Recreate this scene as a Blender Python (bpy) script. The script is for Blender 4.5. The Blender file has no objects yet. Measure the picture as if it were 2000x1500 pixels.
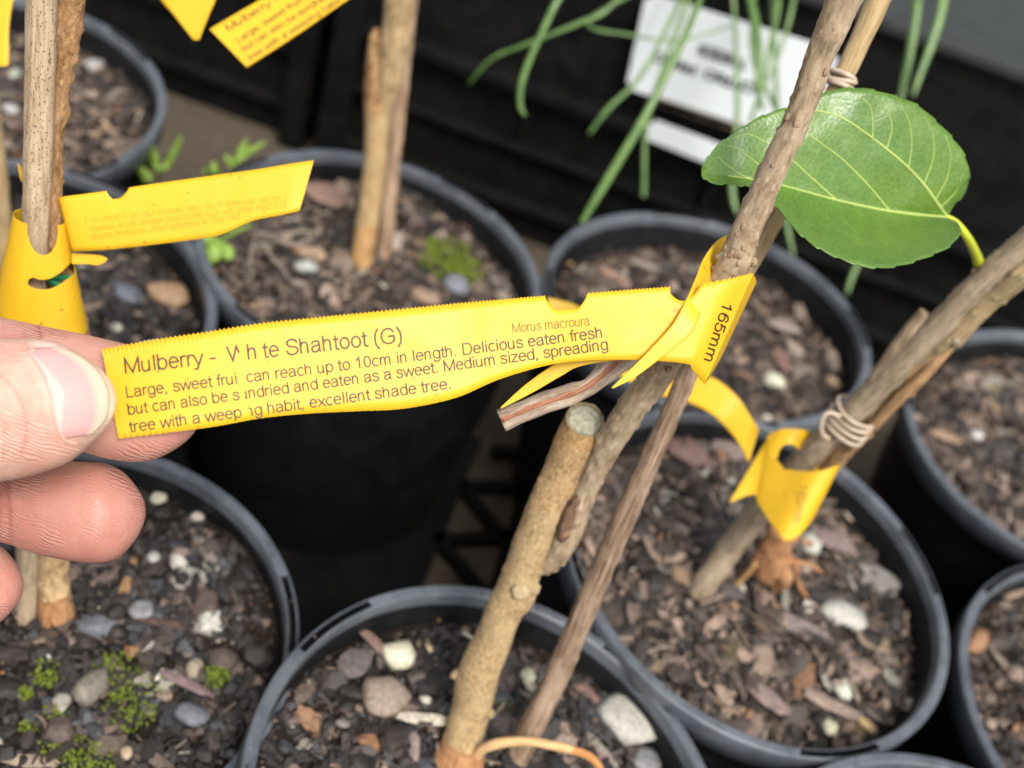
import bpy, bmesh, math, random
import numpy as np
from mathutils import Vector, Matrix, noise as mnoise

# ------------------------------------------------------------------ scene, camera, light
sc = bpy.context.scene
COL = sc.collection
F, PITCH, ROLL, CAMH = 2300.0, math.radians(41.308), math.radians(20.079), 0.334
cp, sp = math.cos(PITCH), math.sin(PITCH)
cr, sr = math.cos(ROLL), math.sin(ROLL)
FW = np.array([0, cp, -sp]); RT = np.array([1.0, 0, 0]); UP = np.array([0, sp, cp])
CX = cr * RT + sr * UP
CY = -sr * RT + cr * UP
CAM = np.array([0, 0, CAMH])

cam_d = bpy.data.cameras.new('camera'); cam = bpy.data.objects.new('camera', cam_d); COL.objects.link(cam)
m = Matrix.Identity(4)
for i in range(3):
    m[i][0], m[i][1], m[i][2], m[i][3] = CX[i], CY[i], -FW[i], CAM[i]
cam.matrix_world = m
cam_d.sensor_width = 36.0; cam_d.lens = 36.0 * F / 2000.0; cam_d.sensor_fit = 'HORIZONTAL'
cam_d.clip_start = 0.01; cam_d.clip_end = 200
cam_d.dof.use_dof = True; cam_d.dof.focus_distance = 0.282; cam_d.dof.aperture_fstop = 10.0
cam_d.dof.aperture_blades = 0
sc.camera = cam

SUN_EL, SUN_AZ = math.radians(56), math.radians(150)     # azimuth from +y towards +x
w = bpy.data.worlds.new('World'); sc.world = w; w.use_nodes = True
nt = w.node_tree; bg = nt.nodes['Background']
sky = nt.nodes.new('ShaderNodeTexSky'); sky.sky_type = 'NISHITA'; sky.sun_disc = False
sky.sun_elevation = SUN_EL; sky.sun_rotation = SUN_AZ; sky.dust_density = 4.0; sky.air_density = 1.0; sky.ozone_density = 1.0
hs = nt.nodes.new('ShaderNodeHueSaturation'); hs.inputs['Saturation'].default_value = 0.35
nt.links.new(sky.outputs[0], hs.inputs['Color']); nt.links.new(hs.outputs[0], bg.inputs['Color'])
bg.inputs['Strength'].default_value = 0.138
sun_d = bpy.data.lights.new('sun', 'SUN'); sun_d.energy = 1.5; sun_d.angle = math.radians(15); sun_d.color = (1.0, 0.95, 0.87)
sun = bpy.data.objects.new('sun', sun_d); COL.objects.link(sun)
sv = Vector((math.sin(SUN_AZ) * math.cos(SUN_EL), math.cos(SUN_AZ) * math.cos(SUN_EL), math.sin(SUN_EL)))
sun.rotation_euler = sv.to_track_quat('Z', 'Y').to_euler()
sun.location = sv * 3
vs = sc.view_settings; vs.view_transform = 'Standard'; vs.look = 'None'; vs.exposure = 0.92; vs.gamma = 1.0
vs.use_curve_mapping = False
sc.cycles.use_denoising = True
sc.cycles.max_bounces = 8

rng = np.random.default_rng(7); random.seed(7)

# ------------------------------------------------------------------ coordinates
def ray(x, y):
    a = (x - 1000.0) / F; b = -(y - 750.0) / F
    return FW + a * CX + b * CY
def W(x, y, d): return CAM + ray(x, y) * d
def Wz(x, y, z):
    r = ray(x, y); return CAM + r * ((z - CAMH) / r[2])
def Wy(x, y, Y):
    r = ray(x, y); return CAM + r * (Y / r[1])
def P(X):
    d = np.asarray(X) - CAM; z = d @ FW
    return 1000 + F * (d @ CX) / z, 750 - F * (d @ CY) / z, z

# ------------------------------------------------------------------ object helpers
def tag(o, label=None, cat=None, group=None, kind=None):
    if label: o['label'] = label
    if cat: o['category'] = cat
    if group: o['group'] = group
    if kind: o['kind'] = kind
    return o
def empty(name, loc, label, cat, group=None):
    o = bpy.data.objects.new(name, None); COL.objects.link(o); o.location = Vector(loc)
    o.empty_display_size = 0.01
    return tag(o, label, cat, group)
def obj(name, verts, faces, mat, parent=None, smooth=True, uv=None, col=None):
    me = bpy.data.meshes.new(name)
    verts = np.asarray(verts, float)
    base = np.zeros(3)
    if parent is not None: base = np.array(parent.matrix_world.translation) if parent.parent is None else np.array(parent['_w'])
    if parent is not None and parent.parent is None: base = np.array(parent.location)
    me.from_pydata((verts - base).tolist(), [], [tuple(int(i) for i in f) for f in faces])
    if smooth: me.polygons.foreach_set('use_smooth', [True] * len(me.polygons))
    if uv is not None:
        l = me.uv_layers.new(name='UVMap')
        idx = np.empty(len(me.loops), int); me.loops.foreach_get('vertex_index', idx)
        l.data.foreach_set('uv', np.asarray(uv, float)[idx].ravel())
    if col is not None:
        a = me.color_attributes.new('tint', 'FLOAT_COLOR', 'POINT')
        c4 = np.ones((len(verts), 4)); c4[:, :3] = col
        a.data.foreach_set('color', c4.ravel())
    if mat: me.materials.append(mat)
    me.update()
    o = bpy.data.objects.new(name, me); COL.objects.link(o)
    if parent is not None:
        o.parent = parent
    return o
def sub(name, verts, faces, mat, part, smooth=True, **k):
    """a sub-part: its part sits at the thing's origin, so the same base applies"""
    root = part.parent if part.parent else part
    o = obj(name, verts, faces, mat, root, smooth, **k); o.parent = part
    return o
class MB:
    def __init__(s): s.v = []; s.f = []; s.uv = []; s.c = []; s.n = 0
    def add(s, v, f, uv=None, c=None):
        v = np.asarray(v, float); s.v.append(v); s.f += [tuple(int(i) + s.n for i in q) for q in f]
        s.uv.append(np.zeros((len(v), 2)) if uv is None else np.asarray(uv, float))
        s.c.append(np.broadcast_to(np.array([1, 1, 1.0] if c is None else c, float), (len(v), 3)))
        s.n += len(v); return s
    def build(s, name, mat, parent=None, smooth=True, part=None):
        v = np.concatenate(s.v); u = np.concatenate(s.uv); c = np.concatenate(s.c)
        if part is not None: return sub(name, v, s.f, mat, part, smooth, uv=u, col=c)
        return obj(name, v, s.f, mat, parent, smooth, uv=u, col=c)

def cat_rom(pts, n):
    """resample a polyline (any columns) with a Catmull-Rom curve"""
    p = np.asarray(pts, float)
    if len(p) == 2: return p[0] + np.linspace(0, 1, n)[:, None] * (p[1] - p[0])
    q = np.vstack([2 * p[0] - p[1], p, 2 * p[-1] - p[-2]])
    out = []
    for t in np.linspace(0, len(p) - 1 - 1e-9, n):
        i = int(t); f = t - i; a, b, c, d = q[i], q[i + 1], q[i + 2], q[i + 3]
        out.append(0.5 * (2 * b + (c - a) * f + (2 * a - 5 * b + 4 * c - d) * f * f + (3 * b - 3 * c + d - a) * f ** 3))
    return np.array(out)
def nz(v): return v / (np.linalg.norm(v, axis=-1, keepdims=True) + 1e-12)
def sweep(path, rad, n=28, m=None, ref=None, rd=None, cap=(True, True), amp=0.0, scale=150.0, seed=0.0, dome=(0, 0), sec=None, amp2=0.0):
    """tube along world path (k,3) with radii (k,). ref = direction of theta=0. uv in metres. sec(theta, v) scales the radius"""
    path = np.asarray(path, float); k = len(path)
    rad = np.broadcast_to(np.asarray(rad, float), (k,)); rdd = rad if rd is None else np.broadcast_to(np.asarray(rd, float), (k,))
    if m is None:
        L = np.linalg.norm(np.diff(path, axis=0), axis=1).sum(); m = max(8, int(L / 0.0012))
    A = cat_rom(np.column_stack([path, rad, rdd]), m)
    c, r, r2 = A[:, :3], A[:, 3].copy(), A[:, 4].copy()
    s = np.concatenate([[0], np.cumsum(np.linalg.norm(np.diff(c, axis=0), axis=1))])
    for end, L in ((0, dome[0]), (1, dome[1])):
        if L > 0:
            q = np.clip((s if end == 0 else s[-1] - s) / L, 0, 1); g = np.sqrt(np.clip(1 - (1 - q) ** 2, 0.0004, 1)); r *= g; r2 *= g
    t = nz(np.gradient(c, axis=0)); rf = -FW if ref is None else np.asarray(ref, float)
    e1 = nz(rf - (t @ rf)[:, None] * t); e2 = np.cross(t, e1)
    th = np.linspace(0, 2 * math.pi, n, endpoint=False) + math.pi    # seam away from ref
    V = np.empty((m, n, 3)); 
    for j, a in enumerate(th):
        q = np.ones(m) if sec is None else np.array([sec((a + math.pi) % (2 * math.pi) - math.pi, x / s[-1]) for x in s])
        V[:, j] = c + (e1 * (math.cos(a) * r2 * q)[:, None] + e2 * (math.sin(a) * r * q)[:, None])
    if amp or amp2:
        for i in range(m):
            for j in range(n):
                nrm = V[i, j] - c[i]; l = np.linalg.norm(nrm) + 1e-9
                p = Vector(V[i, j]) * scale + Vector((seed, seed * 1.7, 0))
                dd = amp * mnoise.noise(p)
                if amp2:
                    x = mnoise.noise(p * 3.1); dd += amp2 * max(0, x - 0.25) * 3
                V[i, j] += nrm / l * dd
    mr = float(np.mean(r))
    uv = np.empty((m, n, 2)); uv[:, :, 0] = (th - math.pi)[None, :] * mr; uv[:, :, 1] = s[:, None]
    faces = []
    # duplicate seam column so that the uv does not wrap
    V = np.concatenate([V, V[:, :1]], axis=1); uv = np.concatenate([uv, uv[:, :1] + np.array([2 * math.pi * mr, 0])], axis=1)
    N = n + 1
    for i in range(m - 1):
        for j in range(n):
            faces.append((i * N + j, i * N + j + 1, (i + 1) * N + j + 1, (i + 1) * N + j))
    V = V.reshape(-1, 3); uv = uv.reshape(-1, 2)
    for e, flag in ((0, cap[0]), (m - 1, cap[1])):
        if flag:
            ci = len(V); V = np.vstack([V, c[e]]); uv = np.vstack([uv, [0, s[e]]])
            for j in range(n):
                f = (ci, e * N + j + 1, e * N + j); faces.append(f if e == 0 else f[::-1])
    return V, faces, uv
def pw(pts):
    """[(px,py,d,width_px)] -> world path, radii"""
    p = np.array([W(a[0], a[1], a[2]) for a in pts]); r = np.array([a[3] * a[2] / F / 2 for a in pts]); return p, r
def solid(o, th):
    md = o.modifiers.new('s', 'SOLIDIFY'); md.thickness = th; md.offset = 0
    return o
def boxv(c, s):
    x, y, z = c; a, b, h = s[0] / 2, s[1] / 2, s[2] / 2
    v = [(x + i * a, y + j * b, z + k * h) for k in (-1, 1) for j in (-1, 1) for i in (-1, 1)]
    f = [(0, 2, 3, 1), (4, 5, 7, 6), (0, 1, 5, 4), (2, 6, 7, 3), (0, 4, 6, 2), (1, 3, 7, 5)]
    return v, f

# ------------------------------------------------------------------ materials
def mat(name):
    m = bpy.data.materials.new(name); m.use_nodes = True
    return m, m.node_tree, m.node_tree.nodes['Principled BSDF']
def N_(nt, t, **k):
    n = nt.nodes.new(t)
    for a, b in k.items():
        if a in n.inputs: n.inputs[a].default_value = b
        else: setattr(n, a, b)
    return n
def ramp(nt, src, stops):
    r = nt.nodes.new('ShaderNodeValToRGB'); e = r.color_ramp.elements
    while len(e) < len(stops): e.new(0.5)
    for i, (p, c) in enumerate(stops): e[i].position = p; e[i].color = (*c, 1) if len(c) == 3 else c
    nt.links.new(src, r.inputs[0]); return r.outputs[0]
def coords(nt, kind='Object', scale=(1, 1, 1)):
    tc = nt.nodes.new('ShaderNodeTexCoord'); mp = nt.nodes.new('ShaderNodeMapping'); mp.inputs['Scale'].default_value = scale
    nt.links.new(tc.outputs[kind], mp.inputs[0]); return mp.outputs[0]
def noise(nt, vec, scale, detail=4, rough=0.6, dist=0.0):
    n = N_(nt, 'ShaderNodeTexNoise', Scale=scale, Detail=detail, Roughness=rough, Distortion=dist); nt.links.new(vec, n.inputs['Vector']); return n.outputs[0]
def mix(nt, fac, a, b, bt='MIX'):
    n = nt.nodes.new('ShaderNodeMix'); n.data_type = 'RGBA'; n.blend_type = bt
    for s, i in ((fac, 0), (a, 6), (b, 7)):
        if isinstance(s, (int, float)): n.inputs[i].default_value = s
        elif isinstance(s, tuple): n.inputs[i].default_value = (*s, 1)
        else: nt.links.new(s, n.inputs[i])
    return n.outputs[2]
def bump(nt, bs, h, strength=0.3, dist=0.0005):
    b = N_(nt, 'ShaderNodeBump', Strength=strength, Distance=dist); nt.links.new(h, b.inputs['Height']); nt.links.new(b.outputs[0], bs.inputs['Normal']); return b
def tint(nt):
    a = nt.nodes.new('ShaderNodeVertexColor'); a.layer_name = 'tint'; return a.outputs[0]

def m_bark(name, c_dark, c_mid, c_light, spot, streak=6.0, fine=900.0, bumpd=0.0006, spots=0.55, rough=0.85, vsc=420.0):
    m, nt, b = mat(name)
    v = coords(nt, 'UV', (1, 1.0 / streak, 1)); v2 = coords(nt, 'UV', (1, 0.55, 1)); v3 = coords(nt, 'UV', (1, 1, 1))
    n1 = noise(nt, v, fine, 5, 0.65); n2 = noise(nt, v2, 140, 4, 0.6, 0.5); n3 = noise(nt, v3, 1500, 3, 0.7)
    base = ramp(nt, n1, [(0.3, c_dark), (0.5, c_mid), (0.68, c_light)])
    base = mix(nt, ramp(nt, n2, [(0.42, (0, 0, 0)), (0.66, (0.65, 0.65, 0.65))]), base, c_light)
    vo = N_(nt, 'ShaderNodeTexVoronoi', Scale=vsc); nt.links.new(v2, vo.inputs['Vector'])
    sm = ramp(nt, vo.outputs['Distance'], [(0.16, (spots,) * 3), (0.30, (0, 0, 0))])
    base = mix(nt, sm, base, spot)
    base = mix(nt, ramp(nt, n3, [(0.60, (0, 0, 0)), (0.70, (0.55, 0.55, 0.55))]), base, c_dark)
    base = mix(nt, 1.0, base, tint(nt), 'MULTIPLY')
    nt.links.new(base, b.inputs['Base Color']); b.inputs['Roughness'].default_value = rough
    b.inputs['Specular IOR Level'].default_value = 0.3
    h = mix(nt, 0.5, n1, n3); h = mix(nt, 0.4, h, sm, 'ADD')
    bump(nt, b, h, 0.8, bumpd)
    return m
M_trunk = m_bark('trunk_bark', (0.15, 0.10, 0.05), (0.33, 0.24, 0.13), (0.45, 0.35, 0.21), (0.58, 0.48, 0.32), 1.5, 900, 0.0006, 0.42, 0.9, 560.0)
M_shoot = m_bark('shoot_bark', (0.11, 0.075, 0.04), (0.26, 0.19, 0.115), (0.38, 0.30, 0.195), (0.50, 0.41, 0.29), 3.0, 520, 0.0004, 0.4)
M_cane = m_bark('weathered_cane', (0.045, 0.027, 0.016), (0.175, 0.115, 0.072), (0.36, 0.26, 0.18), (0.26, 0.17, 0.11), 20, 1000, 0.0004, 0.15)
M_pale_cane = m_bark('pale_cane', (0.17, 0.11, 0.05), (0.36, 0.25, 0.12), (0.47, 0.35, 0.19), (0.4, 0.29, 0.15), 14, 900, 0.0003, 0.1)
M_speck_cane = m_bark('speckled_cane', (0.15, 0.105, 0.065), (0.39, 0.285, 0.175), (0.50, 0.39, 0.26), (0.07, 0.05, 0.035), 14, 1300, 0.0003, 0.85, 0.85, 1600.0)
M_brownbark = m_bark('brown_bark', (0.06, 0.028, 0.012), (0.20, 0.105, 0.042), (0.35, 0.22, 0.11), (0.40, 0.29, 0.17), 2.0, 600, 0.0009, 0.4)
M_tanstem = m_bark('tan_stem', (0.22, 0.135, 0.055), (0.37, 0.255, 0.125), (0.46, 0.345, 0.19), (0.46, 0.32, 0.15), 3.0, 500, 0.0004, 0.2)
M_olive = m_bark('olive_stem', (0.085, 0.062, 0.04), (0.22, 0.168, 0.11), (0.36, 0.285, 0.20), (0.33, 0.25, 0.15), 9, 1000, 0.0004, 0.25)
M_root = m_bark('orange_root', (0.13, 0.055, 0.022), (0.33, 0.15, 0.06), (0.44, 0.25, 0.125), (0.42, 0.27, 0.15), 3, 700, 0.0006, 0.2)
M_deadwood = m_bark('split_dead_wood', (0.09, 0.055, 0.033), (0.27, 0.195, 0.135), (0.45, 0.37, 0.285), (0.44, 0.36, 0.31), 9, 900, 0.0006, 0.2)
M_heart = m_bark('dead_heartwood', (0.10, 0.035, 0.018), (0.28, 0.115, 0.06), (0.42, 0.22, 0.14), (0.3, 0.14, 0.08), 12, 900, 0.0006, 0.1)

def m_cut():
    m, nt, b = mat('old_cut_face'); v = coords(nt, 'UV'); n = noise(nt, v, 600, 5, 0.7); n2 = noise(nt, v, 1800, 3)
    c = ramp(nt, n, [(0.3, (0.14, 0.13, 0.08)), (0.5, (0.32, 0.31, 0.22)), (0.7, (0.50, 0.48, 0.38))])
    c = mix(nt, ramp(nt, n2, [(0.58, (0, 0, 0)), (0.7, (0.6,) * 3)]), c, (0.10, 0.09, 0.055))
    nt.links.new(mix(nt, 1.0, c, tint(nt), 'MULTIPLY'), b.inputs['Base Color']); b.inputs['Roughness'].default_value = 0.85; bump(nt, b, n2, 0.6, 0.0004); return m
M_cut = m_cut()

def m_plastic(name, col, dust, rough=0.42, spec=0.5):
    m, nt, b = mat(name); v = coords(nt, 'Object'); n = noise(nt, v, 60, 6, 0.72, 0.4); n2 = noise(nt, v, 700, 3, 0.7)
    c = ramp(nt, n, [(0.38, col), (0.62, dust)])
    c = mix(nt, ramp(nt, n2, [(0.66, (0, 0, 0)), (0.74, (0.5,) * 3)]), c, tuple(min(1, x * 2.2) for x in dust))
    nt.links.new(c, b.inputs['Base Color'])
    r = ramp(nt, n, [(0.3, (rough,) * 3), (0.7, (rough + 0.15,) * 3)]); nt.links.new(r, b.inputs['Roughness'])
    b.inputs['Specular IOR Level'].default_value = spec
    bump(nt, b, n2, 0.12, 0.0002); return m
M_pot = m_plastic('black_pot_plastic', (0.004, 0.0043, 0.0047), (0.009, 0.0095, 0.0105), 0.5, 0.3)
M_rim = m_plastic('scuffed_sky_grey_rim', (0.055, 0.062, 0.073), (0.10, 0.111, 0.126), 0.30)  # black rim plastic greyed to carry the sky's sheen, plus scuffs and dust
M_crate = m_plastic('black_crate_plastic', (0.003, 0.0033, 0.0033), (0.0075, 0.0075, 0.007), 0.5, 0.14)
M_cratetop = m_plastic('sky_grey_crate_top', (0.016, 0.018, 0.0175), (0.028, 0.031, 0.029), 0.6, 0.35)  # sky reflection put into the lid colour as a lighter grey

def m_tag(name, col, trans=0.15):
    m, nt, b = mat(name); v = coords(nt, 'Object'); n = noise(nt, v, 40, 3); n2 = noise(nt, v, 420, 2, 0.5); n3 = noise(nt, v, 3000, 2)
    c = ramp(nt, n, [(0.3, tuple(x * 0.88 for x in col)), (0.7, col)])
    n4 = noise(nt, v, 130, 5, 0.7, 0.6); c = mix(nt, ramp(nt, n4, [(0.60, (0, 0, 0)), (0.78, (0.30,) * 3)]), c, (0.52, 0.30, 0.035))
    c = mix(nt, ramp(nt, n2, [(0.71, (0, 0, 0)), (0.745, (0.6,) * 3)]), c, (0.30, 0.15, 0.01))
    nt.links.new(c, b.inputs['Base Color']); b.inputs['Roughness'].default_value = 0.38; b.inputs['Specular IOR Level'].default_value = 0.35
    bump(nt, b, mix(nt, 0.93, n3, noise(nt, v, 70, 2)), 0.5, 0.0008)
    tr = nt.nodes.new('ShaderNodeBsdfTranslucent'); nt.links.new(c, tr.inputs[0]); mx = nt.nodes.new('ShaderNodeMixShader'); mx.inputs[0].default_value = trans
    out = nt.nodes['Material Output']; nt.links.new(b.outputs[0], mx.inputs[1]); nt.links.new(tr.outputs[0], mx.inputs[2]); nt.links.new(mx.outputs[0], out.inputs[0])
    return m
M_tag = m_tag('yellow_tag_film', (0.76, 0.458, 0.02))
def flat(name, col, rough=0.6, spec=0.3, n_amt=0.15, sc_=300, bmp=0.0):
    m, nt, b = mat(name); v = coords(nt, 'Object'); n = noise(nt, v, sc_, 4)
    c = ramp(nt, n, [(0.3, tuple(x * (1 - n_amt) for x in col)), (0.7, tuple(min(1, x * (1 + n_amt)) for x in col))])
    nt.links.new(c, b.inputs['Base Color']); b.inputs['Roughness'].default_value = rough; b.inputs['Specular IOR Level'].default_value = spec
    if bmp: bump(nt, b, n, 0.6, bmp)
    return m
M_ink = flat('brown_print', (0.085, 0.048, 0.016), 0.5, 0.3, 0.35, 900)
M_inkfaint = flat('faded_print', (0.24, 0.145, 0.018), 0.5, 0.3, 0.2, 900)
M_ghost = flat('show_through_print', (0.56, 0.32, 0.014), 0.5, 0.3, 0.1, 500)
M_inkdark = flat('dark_print', (0.05, 0.022, 0.008), 0.5, 0.3, 0.3, 900)
M_sign = flat('white_sign', (0.72, 0.76, 0.76), 0.45, 0.4, 0.03, 40)
M_signink = flat('sign_print', (0.02, 0.022, 0.022), 0.6, 0.3, 0.1)
M_tie = flat('rubber_tie', (0.47, 0.37, 0.275), 0.35, 0.5, 0.2, 250)
M_green = flat('green_tie_tape', (0.01, 0.22, 0.09), 0.4, 0.4, 0.2)

def m_leaf(name, c1, c2, trans=0.35, rough=0.4, bm=0.3, scale=260):
    m, nt, b = mat(name); v = coords(nt, 'Object'); n = noise(nt, v, scale, 4, 0.6)
    c = ramp(nt, n, [(0.3, c1), (0.7, c2)])
    nt.links.new(c, b.inputs['Base Color']); b.inputs['Roughness'].default_value = rough; b.inputs['Specular IOR Level'].default_value = 0.6
    vo = N_(nt, 'ShaderNodeTexVoronoi', Scale=620.0); vo.feature = 'DISTANCE_TO_EDGE'; nt.links.new(v, vo.inputs['Vector'])
    bump(nt, b, ramp(nt, vo.outputs['Distance'], [(0.0, (0, 0, 0)), (0.25, (1, 1, 1))]), bm, 0.00012)
    if name == 'leaf_blade':
        b.inputs['Specular IOR Level'].default_value = 0.7; b.inputs['Sheen Weight'].default_value = 0.08; b.inputs['Sheen Roughness'].default_value = 0.4
        n5 = noise(nt, v, 45, 4, 0.6); c = mix(nt, ramp(nt, n5, [(0.35, (0, 0, 0)), (0.7, (0.6,) * 3)]), c, (0.16, 0.26, 0.022))
        c = mix(nt, ramp(nt, vo.outputs['Distance'], [(0.0, (0.38,) * 3), (0.10, (0, 0, 0))]), c, (0.24, 0.37, 0.09)); nt.links.new(c, b.inputs['Base Color'])
    tr = nt.nodes.new('ShaderNodeBsdfTranslucent'); nt.links.new(mix(nt, 0.5, c, (0.22, 0.42, 0.02)), tr.inputs[0]); mx = nt.nodes.new('ShaderNodeMixShader'); mx.inputs[0].default_value = trans
    out = nt.nodes['Material Output']; nt.links.new(b.outputs[0], mx.inputs[1]); nt.links.new(tr.outputs[0], mx.inputs[2]); nt.links.new(mx.outputs[0], out.inputs[0])
    return m
M_leaf = m_leaf('leaf_blade', (0.062, 0.155, 0.018), (0.10, 0.215, 0.026), 0.28, 0.34)
M_vein = m_leaf('leaf_vein', (0.40, 0.50, 0.12), (0.46, 0.56, 0.15), 0.2, 0.4, 0.0)
M_petiole = m_leaf('petiole', (0.50, 0.58, 0.03), (0.58, 0.64, 0.05), 0.15, 0.35, 0.0)
M_strap = m_leaf('strap_leaf', (0.08, 0.17, 0.04), (0.19, 0.31, 0.085), 0.3, 0.35, 0.05, 120)
M_weed = m_leaf('weed_leaf', (0.24, 0.38, 0.05), (0.34, 0.50, 0.09), 0.35, 0.5, 0.1)
M_moss = m_leaf('moss', (0.085, 0.125, 0.010), (0.29, 0.36, 0.03), 0.2, 0.7, 0.1, 700)
M_oldmoss = m_leaf('dull_moss', (0.09, 0.085, 0.03), (0.17, 0.15, 0.06), 0.1, 0.8, 0.1, 700)
M_dry = flat('dry_grass', (0.26, 0.215, 0.17), 0.7, 0.2, 0.2)

def m_soil():
    m, nt, b = mat('potting_soil'); v = coords(nt, 'Object'); n = noise(nt, v, 260, 6, 0.75); n2 = noise(nt, v, 60, 4)
    c = ramp(nt, n, [(0.35, (0.006, 0.004, 0.003)), (0.55, (0.02, 0.014, 0.010)), (0.75, (0.05, 0.036, 0.027))])
    nt.links.new(c, b.inputs['Base Color']); b.inputs['Roughness'].default_value = 0.9; b.inputs['Specular IOR Level'].default_value = 0.2
    bump(nt, b, n, 1.0, 0.0015); return m
M_soil = m_soil()
def m_chip():
    m, nt, b = mat('mulch_chips'); v = coords(nt, 'Object'); n = noise(nt, v, 500, 5, 0.7); n2 = noise(nt, v, 1800, 3)
    g = ramp(nt, n, [(0.28, (0.45,) * 3), (0.7, (1.25,) * 3)])
    nt.links.new(mix(nt, 1.0, tint(nt), g, 'MULTIPLY'), b.inputs['Base Color']); b.inputs['Roughness'].default_value = 0.55; b.inputs['Specular IOR Level'].default_value = 0.5
    bump(nt, b, mix(nt, 0.5, n, n2), 0.9, 0.0006); return m
M_chip = m_chip()
def m_ground():
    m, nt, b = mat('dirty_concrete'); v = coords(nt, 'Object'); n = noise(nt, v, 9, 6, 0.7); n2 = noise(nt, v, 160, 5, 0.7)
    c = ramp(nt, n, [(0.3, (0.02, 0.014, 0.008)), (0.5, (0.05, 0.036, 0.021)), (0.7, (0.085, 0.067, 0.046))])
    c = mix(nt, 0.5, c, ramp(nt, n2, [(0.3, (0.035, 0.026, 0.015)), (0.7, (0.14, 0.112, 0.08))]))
    nt.links.new(c, b.inputs['Base Color']); b.inputs['Roughness'].default_value = 0.9; bump(nt, b, n2, 0.7, 0.002); return m
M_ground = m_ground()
def m_skin():
    m, nt, b = mat('skin'); v = coords(nt, 'Object'); n = noise(nt, v, 90, 5, 0.6); n2 = noise(nt, v, 900, 3, 0.6)
    c = mix(nt, 1.0, tint(nt), ramp(nt, n, [(0.3, (0.90, 0.78, 0.76)), (0.55, (1, 1, 1)), (0.75, (1.06, 1.10, 1.08))]), 'MULTIPLY')
    nb = noise(nt, v, 160, 4, 0.65, 0.5); c = mix(nt, ramp(nt, nb, [(0.5, (0, 0, 0)), (0.72, (0.42,) * 3)]), c, (0.50, 0.20, 0.155))
    c = mix(nt, ramp(nt, n2, [(0.62, (0, 0, 0)), (0.74, (0.28,) * 3)]), c, (0.34, 0.13, 0.09))
    nt.links.new(c, b.inputs['Base Color']); b.inputs['Roughness'].default_value = 0.46; b.inputs['Specular IOR Level'].default_value = 0.4
    b.inputs['Subsurface Weight'].default_value = 0.25; b.inputs['Subsurface Radius'].default_value = (0.0022, 0.0009, 0.0005); b.inputs['Subsurface Scale'].default_value = 1.0
    wv = N_(nt, 'ShaderNodeTexWave', Scale=430.0, Distortion=16.0, Detail=2.0); wv.inputs['Detail Scale'].default_value = 0.35
    wv.wave_type = 'RINGS'
    tc = nt.nodes.new('ShaderNodeTexCoord'); mp = nt.nodes.new('ShaderNodeMapping'); mp.inputs['Location'].default_value = (0.02, 0.03, 0.03); nt.links.new(tc.outputs['Object'], mp.inputs[0]); nt.links.new(mp.outputs[0], wv.inputs['Vector'])
    wm = mix(nt, ramp(nt, noise(nt, v, 70, 2), [(0.42, (0, 0, 0)), (0.62, (1, 1, 1))]), (0.5, 0.5, 0.5), wv.outputs[1])
    bump(nt, b, mix(nt, 0.4, wm, n2), 0.8, 0.0005); return m
M_skin = m_skin()
def m_nail():
    m, nt, b = mat('fingernail'); nt.links.new(tint(nt), b.inputs['Base Color']); b.inputs['Roughness'].default_value = 0.45; b.inputs['Specular IOR Level'].default_value = 0.22
    b.inputs['Subsurface Weight'].default_value = 0.15; b.inputs['Subsurface Radius'].default_value = (0.0015, 0.0008, 0.0006); b.inputs['Coat Weight'].default_value = 0.0
    v = coords(nt, 'UV', (1, 1, 1)); n = noise(nt, coords(nt, 'UV', (1, 30, 1)), 14, 3); bump(nt, b, n, 0.08, 0.0003); return m
M_nail = m_nail()

# ------------------------------------------------------------------ the setting
GZ = -0.150
def grid_ground():
    xs = np.concatenate([[-60, -10, -3], np.linspace(-1, 1, 41), [3, 10, 60]]); ys = np.concatenate([[-60, -10, -3], np.linspace(-0.5, 1.5, 41), [3, 10, 60]])
    v = [(x, y, GZ - 0.0005 + 0.0012 * mnoise.noise(Vector((x * 9, y * 9, 0)))) for y in ys for x in xs]; n = len(xs)
    f = [(j * n + i, j * n + i + 1, (j + 1) * n + i + 1, (j + 1) * n + i) for j in range(len(ys) - 1) for i in range(n - 1)]
    return v, f
tag(obj('ground', *grid_ground(), M_ground), kind='structure')

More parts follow.
